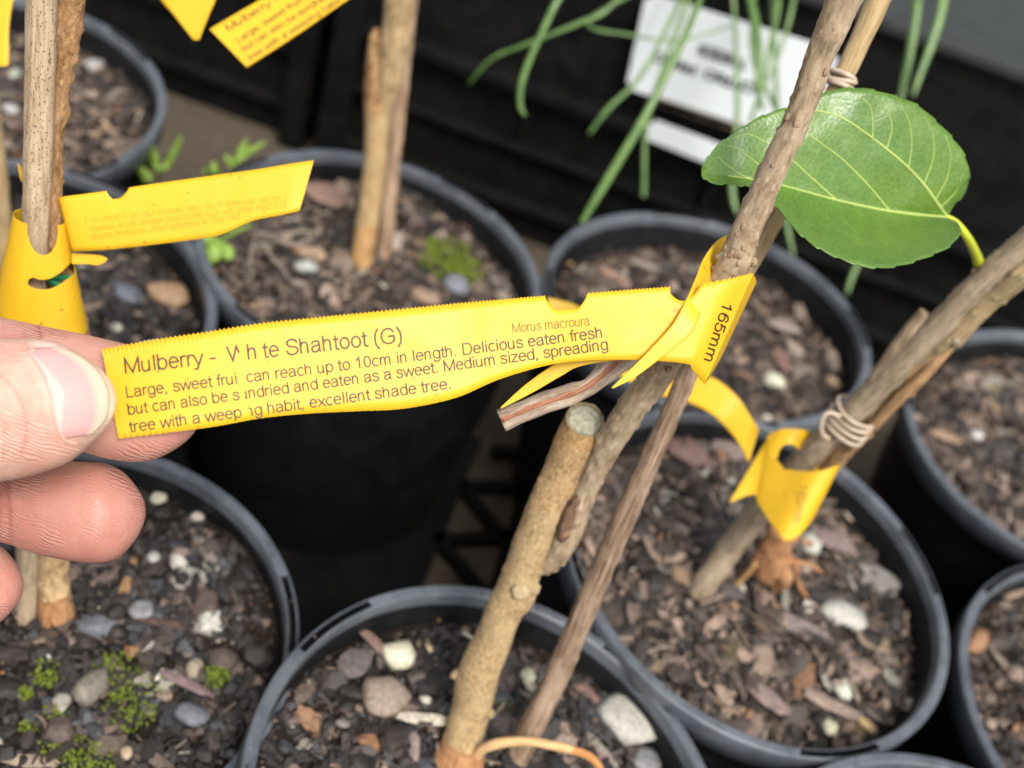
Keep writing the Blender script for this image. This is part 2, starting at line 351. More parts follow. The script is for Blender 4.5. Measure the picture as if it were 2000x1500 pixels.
# ------------------------------------------------------------------ pots, soil and mulch
PR, PH = 0.0825, 0.150
class Pot: pass
def make_pot(name, cx, cy, dz, tx, ty, R, slot_px, label, soil_depth, mix_name):
    p = Pot(); p.c = np.array([cx, cy, dz]); n = np.array([tx, ty, 1.0]); n /= np.linalg.norm(n); p.n = n
    ex = nz(np.array([1.0, 0, 0]) - n[0] * n); ey = np.cross(n, ex); p.ex, p.ey, p.R = ex, ey, R
    base_r = R * 0.83
    h = (dz - GZ - base_r * math.hypot(n[0], n[1])) / n[2]
    org = p.c - n * h; p.soil = soil_depth
    # slot angles: first one under the given pixel
    r = ray(*slot_px); t = ((p.c - CAM) @ n) / (r @ n); X = CAM + r * t - p.c
    a0 = math.atan2(X @ ey, X @ ex)
    root = empty(name, org, label, 'flower pot', 'black nursery pots')
    K = 300; th = np.linspace(0, 2 * math.pi, K, endpoint=False)
    slot = np.zeros(K)
    for k in range(4):
        dd = np.abs((th - a0 - k * math.pi / 2 + math.pi) % (2 * math.pi) - math.pi); slot = np.maximum(slot, np.where(dd < 0.19, 1.0, 0.0))
    def lathe(prof, closed=False):
        V = []
        for (rr, z, sdrop) in prof:
            for k in range(K):
                zz = z - (sdrop * slot[k]); V.append(p.c + ex * (rr * math.cos(th[k])) + ey * (rr * math.sin(th[k])) + n * zz)
        Fc = []
        for i in range(len(prof) - 1):
            for k in range(K):
                k2 = (k + 1) % K; Fc.append((i * K + k, i * K + k2, (i + 1) * K + k2, (i + 1) * K + k))
        return V, Fc
    q = R / PR
    # rim: outer skirt bottom -> outer lip -> groove -> inner lip
    rim = [(R - 0.0016, -0.0125, 0), (R - 0.0003, -0.0120, 0), (R - 0.0001, -0.004, 0), (R, -0.0010, 0), (R - 0.0003, -0.0003, 0), (R - 0.0009, 0, 0), (R - 0.00105, 0, 0.0), (R - 0.0011, 0.0, 0.0060),
           (R - 0.0034, 0.0, 0.0060), (R - 0.00345, 0, 0), (R - 0.0036, 0, 0), (R - 0.0042, -0.0004, 0), (R - 0.0045, -0.0012, 0), (R - 0.0047, -0.006, 0)]
    rv, rf = lathe(rim); ro = obj('rim', rv, rf, M_rim, root); ro.data.materials.append(M_pot)
    for pi, pl in enumerate(ro.data.polygons):
        if 6 <= pi // K <= 8 and (slot[pi % K] > 0 or slot[(pi % K + 1) % K] > 0): pl.material_index = 1; pl.use_smooth = False
    body = [(R - 0.0047, -0.0055, 0), (R * 0.93, -0.03, 0), (R * 0.915, -0.06, 0), (base_r * 0.98 - 0.002, -h + 0.004, 0), (0.001, -h + 0.004, 0), (0.001, -h, 0), (base_r - 0.003, -h, 0), (base_r, -h + 0.004, 0), (R * 0.935, -0.05, 0), (R * 0.947, -0.022, 0), (R * 0.95, -0.0125, 0), (R - 0.0016, -0.0125, 0)]
    bv, bf = lathe(body); obj('body', bv, bf, M_pot, root)
    # soil
    sr = R * 0.935; rings = 26; sg = 90; V = [p.c - n * soil_depth]; Fc = []
    def sh(x, y): return 0.0035 * mnoise.noise(Vector((x * 28 + cx * 50, y * 28, cy * 40))) + 0.0018 * mnoise.noise(Vector((x * 110, y * 110, cx * 90)))
    p.sh = sh
    for i in range(1, rings + 1):
        rr = sr * i / rings
        for k in range(sg):
            a = 2 * math.pi * k / sg; x, y = rr * math.cos(a), rr * math.sin(a)
            V.append(p.c + ex * x + ey * y + n * (-soil_depth + sh(x, y)))
    for k in range(sg):
        Fc.append((0, 1 + k, 1 + (k + 1) % sg))
        for i in range(rings - 1):
            a = 1 + i * sg + k; b = 1 + i * sg + (k + 1) % sg; Fc.append((a, a + sg, b + sg, b))
    tag(obj('potting_soil', V, Fc, M_soil), 'dark potting soil filling the ' + mix_name, 'soil', kind='stuff')
    return p
def on_soil(p, x, y, lift=0.0):
    r = ray(x, y); o = p.c - p.n * (p.soil - 0.001 - lift); t = ((o - CAM) @ p.n) / (r @ p.n); return CAM + r * t
def soil_depth_at(p, x, y): return float((on_soil(p, x, y) - CAM) @ FW)

POTS = {}
for key, a in {
    'P1': (0.0417, 0.188, 0.0064, 0.1419, 0.0262, 0.0805, (640, 1205), 'black nursery pot holding the large cut mulberry trunk', 0.016, 'pot of the cut trunk'),
    'P2': (0.116, 0.3268, 0.0035, 0.0588, -0.0177, 0.0823, (1650, 1484), 'black nursery pot of the slanting sapling with the orange root', 0.017, 'pot with the orange root'),
    'P3': (-0.0809, 0.436, -0.0022, 0.0428, 0.0156, 0.0824, (470, 320), 'black nursery pot behind the held tag, with bright green moss on its soil', 0.016, 'pot with bright moss'),
    'P4': (0.0791, 0.4849, -0.0005, -0.057, 0.0213, 0.084, (1690, 640), 'black nursery pot behind the main stem, no trunk rising from its soil', 0.020, 'pot behind the main stem'),
    'P5': (-0.1144, 0.1978, -0.0024, -0.0432, 0.0222, 0.0817, (575, 1200), 'black nursery pot under the fingers, mossy gravelly soil', 0.014, 'pot under the fingers'),
    'P6': (-0.2025, 0.3309, 0.0, 0.0579, -0.0216, 0.0825, (205, 352), 'black nursery pot behind the thumb and the speckled cane', 0.018, 'pot behind the thumb'),
    'P7': (-0.2897, 0.466, -0.0062, 0.0303, -0.0302, 0.0826, (265, 85), 'black nursery pot in the far corner behind the speckled cane', 0.020, 'far corner pot'),
    'P8': (0.2687, 0.4815, 0.0005, -0.11, -0.0625, 0.0827, (2100, 690), 'black nursery pot beyond the twine-tied sapling, brown fibrous mulch', 0.016, 'pot beyond the twine'),
    'P9': (0.2859, 0.3213, -0.0034, -0.0125, -0.0269, 0.0825, (1955, 1115), 'black nursery pot cut off by the right edge of the photo', 0.017, 'pot at the right edge'),
    'P10': (0.2001, 0.1854, 0.0023, -0.0081, -0.0064, 0.0824, (1500, 1560), 'black nursery pot whose rim only just enters at the bottom edge', 0.016, 'pot below the frame'),
}.items():
    POTS[key] = make_pot('nursery_pot', *a[:6], *a[6:])

def ico():
    bm = bmesh.new(); bmesh.ops.create_icosphere(bm, subdivisions=2, radius=1.0)
    v = np.array([x.co[:] for x in bm.verts]); f = [tuple(q.index for q in g.verts) for g in bm.faces]; bm.free(); return v, f
ICO = ico()
def rock_proto(seed, ang=0.35, fr=1.3):
    v = ICO[0].copy(); 
    for i in range(len(v)):
        p = Vector(v[i]); v[i] *= 1 + ang * mnoise.noise(p * fr + Vector((seed * 3.1, seed, 0))) + 0.12 * mnoise.noise(p * 3.3 + Vector((seed, 0, seed)))
    # flatten with a few random planes for facets
    r = np.random.default_rng(seed + 100)
    for _ in range(7):
        d = nz(r.normal(size=3)); lim = 0.62 + 0.25 * r.random(); h = v @ d; v -= np.outer(np.maximum(0, h - lim), d) * 0.9
    return v, ICO[1]
def chip_proto(seed):
    r = np.random.default_rng(seed + 500); nx, ny = 7, 4; V = []; 
    bend = r.normal() * 0.12; tw = r.normal() * 0.25
    for side in (1, -1):
        for i in range(nx):
            x = -1 + 2 * i / (nx - 1); wd = 1 - 0.55 * abs(x) ** 3 * (1 + 0.3 * r.normal())
            for j in range(ny):
                y = (-1 + 2 * j / (ny - 1)) * wd; e = (1 - 0.75 * (abs(-1 + 2 * j / (ny - 1)) > 0.9)) * (1 - 0.6 * (abs(x) > 0.95))
                V.append((x + 0.10 * r.normal() * (abs(x) > 0.9), y + 0.07 * r.normal(), side * 0.5 * e + bend * 3 * x * x + tw * x * y + 0.10 * r.normal()))
    f = []; o = nx * ny
    for i in range(nx - 1):
        for j in range(ny - 1):
            a = i * ny + j; f.append((a, a + ny, a + ny + 1, a + 1)); b = a + o; f.append((b, b + 1, b + ny + 1, b + ny))
    ring = [i * ny for i in range(nx)] + [(nx - 1) * ny + j for j in range(1, ny)] + [i * ny + ny - 1 for i in range(nx - 2, -1, -1)] + [j for j in range(ny - 2, 0, -1)]
    for k in range(len(ring)):
        a, b = ring[k], ring[(k + 1) % len(ring)]; f.append((b, a, a + o, b + o))
    return np.array(V), f
OCT = (np.array([(1, 0, 0), (-1, 0, 0), (0, 1, 0), (0, -1, 0), (0, 0, 1), (0, 0, -1)], float), [(0, 2, 4), (2, 1, 4), (1, 3, 4), (3, 0, 4), (2, 0, 5), (1, 2, 5), (3, 1, 5), (0, 3, 5)])
ROCKS = [rock_proto(i) for i in range(8)]; CHIPS = [chip_proto(i) for i in range(12)]
PAL_DARK = [((0.012, 0.009, 0.007), 5), ((0.030, 0.022, 0.018), 5), ((0.062, 0.047, 0.040), 3), ((0.15, 0.107, 0.085), 1.8), ((0.06, 0.062, 0.068), 1.8), ((0.22, 0.16, 0.12), 0.6), ((0.33, 0.30, 0.24), 0.25), ((0.24, 0.12, 0.055), 0.12), ((0.50, 0.48, 0.42), 0.18)]
PAL_BROWN = [((0.018, 0.013, 0.010), 4.5), ((0.055, 0.039, 0.031), 4), ((0.12, 0.083, 0.062), 4), ((0.26, 0.187, 0.14), 2.6), ((0.27, 0.21, 0.165), 1.0), ((0.30, 0.20, 0.12), 0.5), ((0.45, 0.42, 0.35), 0.25), ((0.26, 0.13, 0.06), 0.15)]
def mulch(p, key, n_small, n_med, pal, elong, label, grit=0.5):
    cols = np.array([c for c, _ in pal]); wts = np.array([x for _, x in pal]); wts = wts / wts.sum()
    mb_v, mb_f, mb_c, nv = [], [], [], 0
    r = np.random.default_rng(sum(map(ord, key)) * 7)
    for i in range(n_small + n_med):
        big = i >= n_small
        rr = p.R * 0.925 * math.sqrt(r.random()); a = r.random() * 2 * math.pi; x, y = rr * math.cos(a), rr * math.sin(a)
        c = p.c + p.ex * x + p.ey * y + p.n * (-p.soil + p.sh(x, y))
        px, py, dz = P(c)
        if not (-260 < px < 2260 and -260 < py < 1760): continue
        if r.random() < grit * (0.6 if big else 1.0):
            v, f = ROCKS[r.integers(8)]; s = (0.0011 + 0.0019 * r.random() ** 2) if not big else (0.0022 + 0.0032 * r.random() ** 2)
            sc3 = s * np.array([1.3, 1.0, 0.75]) * (0.8 + 0.4 * r.random(3))
        else:
            v, f = CHIPS[r.integers(12)]; L = (0.0016 + 0.0028 * r.random()) if not big else (0.0035 + 0.0055 * r.random() ** 1.6)
            wd = L / (1.3 + elong * r.random()); sc3 = np.array([L, wd, min(0.0013, 0.35 * wd) * (0.6 + 0.8 * r.random())])
        v = v * sc3; yaw = r.random() * 6.283; tl = r.normal() * (0.28 if big else 0.5); tl2 = r.normal() * 0.25
        R3 = np.array(Matrix.Rotation(yaw, 3, 'Z') @ Matrix.Rotation(tl, 3, 'X') @ Matrix.Rotation(tl2, 3, 'Y'))
        v = v @ R3.T
        lim = p.R * 0.915
        v = c + np.outer(v[:, 0], p.ex) + np.outer(v[:, 1], p.ey) + np.outer(v[:, 2] + sc3[2] * 0.35 + (0.0012 if big else 0.0004) * r.random(), p.n)
        if np.hypot((v - p.c) @ p.ex, (v - p.c) @ p.ey).max() > lim + 0.001: continue
        cc = cols[r.choice(len(cols), p=wts)] * (0.45 + 0.85 * r.random() ** 1.3)
        mb_v.append(v); mb_f += [tuple(int(q) + nv for q in g) for g in f]; mb_c.append(np.broadcast_to(cc, (len(v), 3))); nv += len(v)
    for i in range(2600):
        rr = p.R * 0.93 * math.sqrt(r.random()); a = r.random() * 6.283; x, y = rr * math.cos(a), rr * math.sin(a)
        if i < 40: x, y = (p.R - 0.001 - 0.003 * r.random()) * math.cos(a), (p.R - 0.001 - 0.003 * r.random()) * math.sin(a)
        c = p.c + p.ex * x + p.ey * y + p.n * ((-p.soil + p.sh(x, y) + 0.0022 * r.random()) if i >= 40 else 0.0002)
        px, py, dz = P(c)
        if not (-200 < px < 2200 and -200 < py < 1700): continue
        sz = (0.0004 + 0.0007 * r.random()) * (0.55 if i < 40 else 1)
        v = c + OCT[0] * sz * (0.6 + 0.8 * r.random((6, 3))); cc = cols[r.choice(len(cols), p=wts)] * (0.5 + 0.6 * r.random())
        mb_v.append(v); mb_f += [tuple(int(q) + nv for q in g) for g in OCT[1]]; mb_c.append(np.broadcast_to(cc, (6, 3))); nv += 6
    for i in range(int(90 * elong)):
        rr = p.R * 0.86 * math.sqrt(r.random()); a = r.random() * 6.283; x, y = rr * math.cos(a), rr * math.sin(a)
        c = p.c + p.ex * x + p.ey * y + p.n * (-p.soil + p.sh(x, y) + 0.0028)
        px, py, dz = P(c)
        if not (-200 < px < 2200 and -200 < py < 1700): continue
        L = 0.0025 + 0.008 * r.random() ** 2; b1 = r.random() * 6.283; d1 = p.ex * math.cos(b1) + p.ey * math.sin(b1) + p.n * 0.25 * r.normal(); d2 = nz(np.cross(p.n, d1)) * r.normal() * 0.4
        pts = [c + d1 * L * t + d2 * L * (t * t - 0.3) for t in (-0.5, -0.15, 0.2, 0.5)]
        if max(np.hypot((q - p.c) @ p.ex, (q - p.c) @ p.ey) for q in pts) > p.R * 0.91: continue
        v, f, _ = sweep(np.array(pts), 0.0002 + 0.0004 * r.random(), n=5, m=7); cc = cols[r.choice(len(cols), p=wts)] * (0.7 + 0.9 * r.random())
        mb_v.append(v); mb_f += [tuple(int(q) + nv for q in g) for g in f]; mb_c.append(np.broadcast_to(cc, (len(v), 3))); nv += len(v)
    if not mb_v: return
    o = obj('bark_mulch', np.concatenate(mb_v), mb_f, M_chip, smooth=False, col=np.concatenate(mb_c))
    tag(o, label, 'mulch', kind='stuff')
for key, ns, nm, pal, el, gr in (('P1', 1900, 380, PAL_DARK, 2.6, 0.38), ('P2', 1700, 520, PAL_BROWN, 3.4, 0.10), ('P3', 1600, 480, PAL_BROWN, 4.0, 0.15), ('P4', 1500, 600, PAL_BROWN, 4.2, 0.1),
                              ('P5', 2000, 380, PAL_DARK, 2.4, 0.5), ('P6', 1500, 350, PAL_DARK, 2.2, 0.5), ('P7', 1500, 500, PAL_BROWN, 4.0, 0.12), ('P8', 1500, 600, PAL_BROWN, 4.2, 0.1), ('P9', 1100, 300, PAL_BROWN, 3.0, 0.3), ('P10', 300, 60, PAL_DARK, 2, 0.5)):
    nmn = {'P1': 'pot of the cut trunk', 'P2': 'pot with the orange root', 'P3': 'pot with bright moss', 'P4': 'pot behind the main stem', 'P5': 'pot under the fingers', 'P6': 'pot behind the thumb',
           'P7': 'far corner pot', 'P8': 'pot beyond the twine', 'P9': 'pot at the right edge', 'P10': 'pot below the frame'}[key]
    mulch(POTS[key], key, ns, nm, pal, el, 'bark chips and grit strewn over soil in the ' + nmn, gr)

# ------------------------------------------------------------------ crates at the back
YC = 0.700
def zc(x, y, Y=YC): return float(Wy(x, y, Y)[2])
def xc(x, y, Y=YC): return float(Wy(x, y, Y)[0])
def crate(x0, x1, zt, depth, label, top, yf=YC):
    root = empty('plastic_crate', ((x0 + x1) / 2, yf, GZ), label, 'crate', 'black crates behind the pots')
    b = MB()
    cx_, wx = (x0 + x1) / 2, x1 - x0
    b.add(*boxv((cx_, yf + depth / 2 + 0.004, (GZ + zt) / 2 - 0.003), (wx, depth, zt - GZ - 0.006)))
    b.build('body', M_crate, root, smooth=False)
    r = MB()
    for z, hh, out in ((GZ + 0.030, 0.007, 0.010), (GZ + 0.072, 0.006, 0.008), (GZ + 0.118, 0.008, 0.014)):
        if z < zt - 0.02: r.add(*boxv((cx_, yf + 0.0035 - out / 2, z), (wx + 0.004, out, hh)))
    k = 0
    x = x0 + 0.004
    while x < x1:
        r.add(*boxv((x, yf + 0.0005, (GZ + 0.072 + GZ + 0.118) / 2), (0.004, 0.0064, 0.0395))); x += 0.131; k += 1
    for x in (x0 + 0.009, x1 - 0.009): r.add(*boxv((x, yf - 0.004, (GZ + zt) / 2 - 0.006), (0.018, 0.017, zt - GZ - 0.014)))
    rr = r.build('rib', M_crate, root, smooth=False)
    md = rr.modifiers.new('b', 'BEVEL'); md.width = 0.0012; md.segments = 2
    v, f = boxv((cx_, yf + depth / 2 + 0.002, zt), (wx + 0.012, depth + 0.012, 0.008))
    t = obj('lid', v, f, top, root, smooth=False); md = t.modifiers.new('b', 'BEVEL'); md.width = 0.002; md.segments = 2
    return root
zt = zc(1860, 95)
crate(xc(640, 180), 0.62, zt, 0.40, 'long black plastic crate with white sign on its ribbed front', M_cratetop)
crate(-0.62, xc(618, 170) - 0.006, zt - 0.012, 0.36, 'black plastic crate behind the corner pot, no sign on it', M_crate, YC + 0.02)
# white sign on the front of the long crate
def quad_sign(px4, Y, th, label, name='sign'):
    pts = [Wy(a, b, Y) for a, b in px4]; n = np.array([0, -1.0, 0]); c = np.mean(pts, axis=0)
    bm = bmesh.new(); vs_ = [bm.verts.new(q) for q in pts]; f = bm.faces.new(vs_)
    bmesh.ops.bevel(bm, geom=bm.verts[:], offset=0.004, segments=3, affect='VERTICES')
    r = bmesh.ops.extrude_face_region(bm, geom=bm.faces[:]); bmesh.ops.translate(bm, vec=(0, th, 0), verts=[e for e in r['geom'] if isinstance(e, bmesh.types.BMVert)])
    bmesh.ops.recalc_face_normals(bm, faces=bm.faces[:]); bm.verts.index_update()
    v = [x.co[:] for x in bm.verts]; fc = [[q.index for q in g.verts] for g in bm.faces]; bm.free()
    return v, fc, c
YS = YC - 0.008
v, f, c = quad_sign([(1222, 172), (1262, -14), (1640, 102), (1598, 292)], YS, 0.0015, '')
sgn = empty('sign', c, 'white plastic sign with two blurred upside down lines of print', 'sign')
obj('panel', v, f, M_sign, sgn, smooth=False)
v, f, c = quad_sign([(1252, 268), (1268, 232), (1560, 342), (1545, 384)], YC - 0.013, 0.0015, '')
tag(obj('label_strip', v, f, M_sign, smooth=False), 'narrow white label strip just under the white sign', 'label')
v, f, c = quad_sign([(1262, 198), (1266, 186), (1520, 270), (1512, 284)], YC - 0.010, 0.004, '')
M_dirt = flat('dried_dirt', (0.085, 0.062, 0.05), 0.9, 0.2, 0.6, 120, 0.002)
tag(obj('dirty_ledge', v, f, M_dirt, smooth=False), 'dirt covered ledge between the sign and the label strip', 'ledge')

# ------------------------------------------------------------------ text: a thin grotesque drawn with pen strokes
XH = 0.725
def arc_(cx, cy, rx, ry, a0, a1, n=18): t = np.radians(np.linspace(a0, a1, n)); return np.column_stack([cx + rx * np.cos(t), cy + ry * np.sin(t)]).tolist()
def sm_(*p): return cat_rom(np.array(p, float), 6 * len(p)).tolist()
O_ = arc_(.385, XH / 2, .29, XH / 2, 0, 360, 30)
ARCH = sm_((.11, .44), (.17, .62), (.34, .725), (.52, .66), (.57, .48)) + [(.57, 0)]
GL = {' ': (.39, []), '-': (.46, [[(.06, .33), (.40, .33)]]), '.': (.39, [[(.16, 0), (.16, .10)]]), ',': (.39, [[(.17, .06), (.17, -.02), (.12, -.15)]]),
 '(': (.46, [sm_((.36, 1.04), (.18, .75), (.12, .38), (.18, 0.0), (.36, -.28))]), ')': (.46, [sm_((.10, 1.04), (.28, .75), (.34, .38), (.28, 0.0), (.10, -.28))]),
 '1': (.776, [[(.16, .74), (.32, .86), (.42, 1.0), (.42, 0)]]), '0': (.776, [arc_(.385, .5, .28, .5, 0, 360, 32)]),
 '6': (.776, [arc_(.39, .32, .28, .32, 0, 360, 28), sm_((.11, .36), (.13, .66), (.25, .92), (.42, 1.0), (.57, .95), (.64, .80))]), '5': (.776, [[(.62, .97), (.22, .97), (.14, .50)] + sm_((.14, .50), (.26, .61), (.42, .63), (.60, .53), (.66, .33), (.58, .10), (.38, 0), (.20, .05), (.10, .22))]),
 'M': (1.16, [[(.12, 0), (.12, 1), (.58, .02), (1.04, 1), (1.04, 0)]]), 'W': (1.31, [[(.03, 1), (.34, 0), (.655, 1), (.97, 0), (1.28, 1)]]), 'L': (.776, [[(.13, 1), (.13, 0), (.72, 0)]]),
 'S': (.93, [sm_((.80, .76), (.72, .93), (.47, 1.0), (.22, .93), (.14, .74), (.24, .59), (.48, .52), (.74, .44), (.83, .27), (.72, .07), (.47, 0), (.20, .06), (.09, .28))]),
 'G': (1.09, [sm_((.93, .76), (.78, .95), (.56, 1.0), (.26, .88), (.11, .52), (.22, .16), (.54, 0), (.80, .06), (.96, .19)) + [(.96, .48), (.58, .48)]]),
 'D': (1.01, [[(.13, 0), (.13, 1), (.48, 1)] + sm_((.48, 1), (.74, .93), (.90, .52), (.74, .08), (.48, 0)) + [(.13, 0)]]),
 'C': (1.01, [sm_((.92, .72), (.78, .94), (.54, 1.0), (.24, .88), (.11, .5), (.24, .12), (.54, 0), (.80, .07), (.94, .31))]), 'I': (.39, [[(.19, 0), (.19, 1)]]), 'T': (.85, [[(.03, 1), (.82, 1)], [(.425, 1), (.425, 0)]]),
 'R': (1.0, [[(.13, 0), (.13, 1), (.55, 1)] + sm_((.55, 1), (.80, .93), (.84, .74), (.74, .55), (.52, .47)) + [(.13, .47)], [(.50, .47), (.90, 0)]]), 'E': (.93, [[(.85, 1), (.13, 1), (.13, 0), (.87, 0)], [(.13, .53), (.80, .53)]]),
 'P': (.93, [[(.13, 0), (.13, 1), (.55, 1)] + sm_((.55, 1), (.80, .92), (.84, .70), (.74, .48), (.52, .41)) + [(.13, .41)]]), 'O': (1.09, [arc_(.54, .5, .45, .5, 0, 360, 34)]),
 'a': (.776, [sm_((.10, .53), (.17, .67), (.36, .725), (.54, .68), (.60, .54)) + [(.60, .14), (.66, 0)], sm_((.60, .44), (.34, .40), (.14, .33), (.08, .19), (.15, .04), (.30, 0), (.47, .05), (.60, .22))]),
 'b': (.776, [[(.11, 0), (.11, 1)], O_]), 'c': (.70, [arc_(.38, XH / 2, .29, XH / 2, 48, 312, 24)]), 'd': (.776, [[(.66, 0), (.66, 1)], O_]),
 'e': (.776, [[(.095, .385), (.675, .385)] + arc_(.385, XH / 2, .29, XH / 2, 4, 318, 26)]), 'f': (.39, [[(.19, 0), (.19, .78)] + sm_((.19, .78), (.21, .93), (.30, 1.0), (.40, .99)), [(.02, .68), (.37, .68)]]),
 'g': (.776, [O_, [(.66, .70), (.66, .02)] + sm_((.66, .02), (.62, -.18), (.40, -.28), (.20, -.25), (.11, -.12))]), 'h': (.776, [[(.11, 0), (.11, 1)], ARCH]), 'i': (.31, [[(.155, 0), (.155, .70)], [(.155, .90), (.155, 1.0)]]),
 'l': (.31, [[(.155, 0), (.155, 1)]]), 'm': (1.163, [[(.11, 0), (.11, .70)], sm_((.11, .46), (.17, .63), (.32, .725), (.48, .66), (.52, .50)) + [(.52, 0)], sm_((.54, .46), (.60, .63), (.76, .725), (.92, .66), (.96, .50)) + [(.96, 0)]]),
 'n': (.776, [[(.11, 0), (.11, .70)], ARCH]), 'o': (.776, [O_]), 'p': (.776, [[(.11, -.28), (.11, .70)], O_]), 'r': (.465, [[(.11, 0), (.11, .70)], sm_((.11, .42), (.17, .62), (.28, .71), (.44, .69))]),
 's': (.70, [sm_((.57, .55), (.50, .68), (.34, .725), (.17, .68), (.12, .55), (.20, .44), (.36, .39), (.54, .32), (.60, .19), (.52, .05), (.35, 0), (.16, .04), (.08, .19))]), 't': (.39, [[(.18, .92), (.18, .16)] + sm_((.18, .16), (.20, .04), (.28, 0), (.37, .02)), [(.03, .68), (.36, .68)]]),
 'u': (.776, [[(.10, .70), (.10, .26)] + sm_((.10, .26), (.15, .07), (.33, 0), (.51, .08), (.58, .27)), [(.58, .70), (.58, 0)]]), 'v': (.70, [[(.03, .70), (.35, 0), (.67, .70)]]), 'w': (1.01, [[(.02, .70), (.26, 0), (.505, .70), (.75, 0), (.99, .70)]]),
 'x': (.70, [[(.05, .70), (.65, 0)], [(.65, .70), (.05, 0)]]), 'y': (.70, [[(.03, .70), (.35, .02)], [(.67, .70), (.35, .02), (.27, -.18), (.17, -.27), (.05, -.25)]]), 'z': (.70, [[(.06, .68), (.63, .68), (.05, .02), (.65, .02)]])}
def text_raw(body, gaps=(), wt=0.125):
    V, Fc, n, x0 = [], [], 0, 0.0
    for ci, ch in enumerate(body):
        adv, strokes = GL[ch]; cuts = [(a * adv, b * adv) for (i, a, b) in gaps if i == ci]
        for s in strokes:
            p = np.array(s, float)
            q = [p[0]]
            for k in range(1, len(p)):
                L = np.linalg.norm(p[k] - p[k - 1]); m_ = max(1, int(L / 0.12))
                for u in range(1, m_ + 1): q.append(p[k - 1] + (p[k] - p[k - 1]) * u / m_)
            p = np.array(q); p = p[np.concatenate([[True], np.linalg.norm(np.diff(p, axis=0), axis=1) > 1e-5])]
            sg = nz(np.diff(p, axis=0)); closed = np.linalg.norm(p[0] - p[-1]) < 1e-3
            for k in range(len(p)):
                if k == 0: a, b = (sg[-1] if closed else sg[0]), sg[0]
                elif k == len(p) - 1: a, b = sg[-1], (sg[0] if closed else sg[-1])
                else: a, b = sg[k - 1], sg[k]
                t = nz(a + b + 1e-9); nn = np.array([-t[1], t[0]]); co = max(0.45, float(abs(nn @ np.array([-b[1], b[0]])))); h = wt / 2 / co
                base = p[k].copy()
                if not closed and k == 0: base -= sg[0] * wt * 0.25
                if not closed and k == len(p) - 1: base += sg[-1] * wt * 0.25
                V += [base + nn * h + [x0, 0], base - nn * h + [x0, 0]]
            for k in range(len(p) - 1):
                mx = (p[k][0] + p[k + 1][0]) / 2
                if any(a < mx < b for a, b in cuts): continue
                Fc.append((n + 2 * k, n + 2 * k + 1, n + 2 * k + 3, n + 2 * k + 2))
            n += 2 * len(p)
        x0 += adv
    return np.array(V), Fc
def text_px(body, a, b, cap, gaps=(), mirror=False, wt=0.125):
    """glyph mesh in picture coordinates: baseline from a to b, capital height cap"""
    v, f = text_raw(body, gaps, wt); x0, x1 = v[:, 0].min(), v[:, 0].max()
    a, b = np.array(a, float), np.array(b, float); t = (v[:, 0] - x0) / (x1 - x0)
    d = nz(b - a); up = np.array([d[1], -d[0]])
    if mirror: t = 1 - t
    q = a + t[:, None] * (b - a) + (v[:, 1] * cap)[:, None] * up
    return q, f
# print on the white sign, upside down as it stands in the place
for body, a, b, cap in (('TREES', (1463, 118), (1366, 86), 18), ('CITRIO', (1478, 166), (1378, 134), 18), ('PRIMO', (1362, 129), (1280, 101), 18)):
    q, f = text_px(body, a, b, cap, wt=0.24); obj('print', [Wy(x, y, YS - 0.0006) for x, y in q], f, M_signink, sgn, smooth=False)

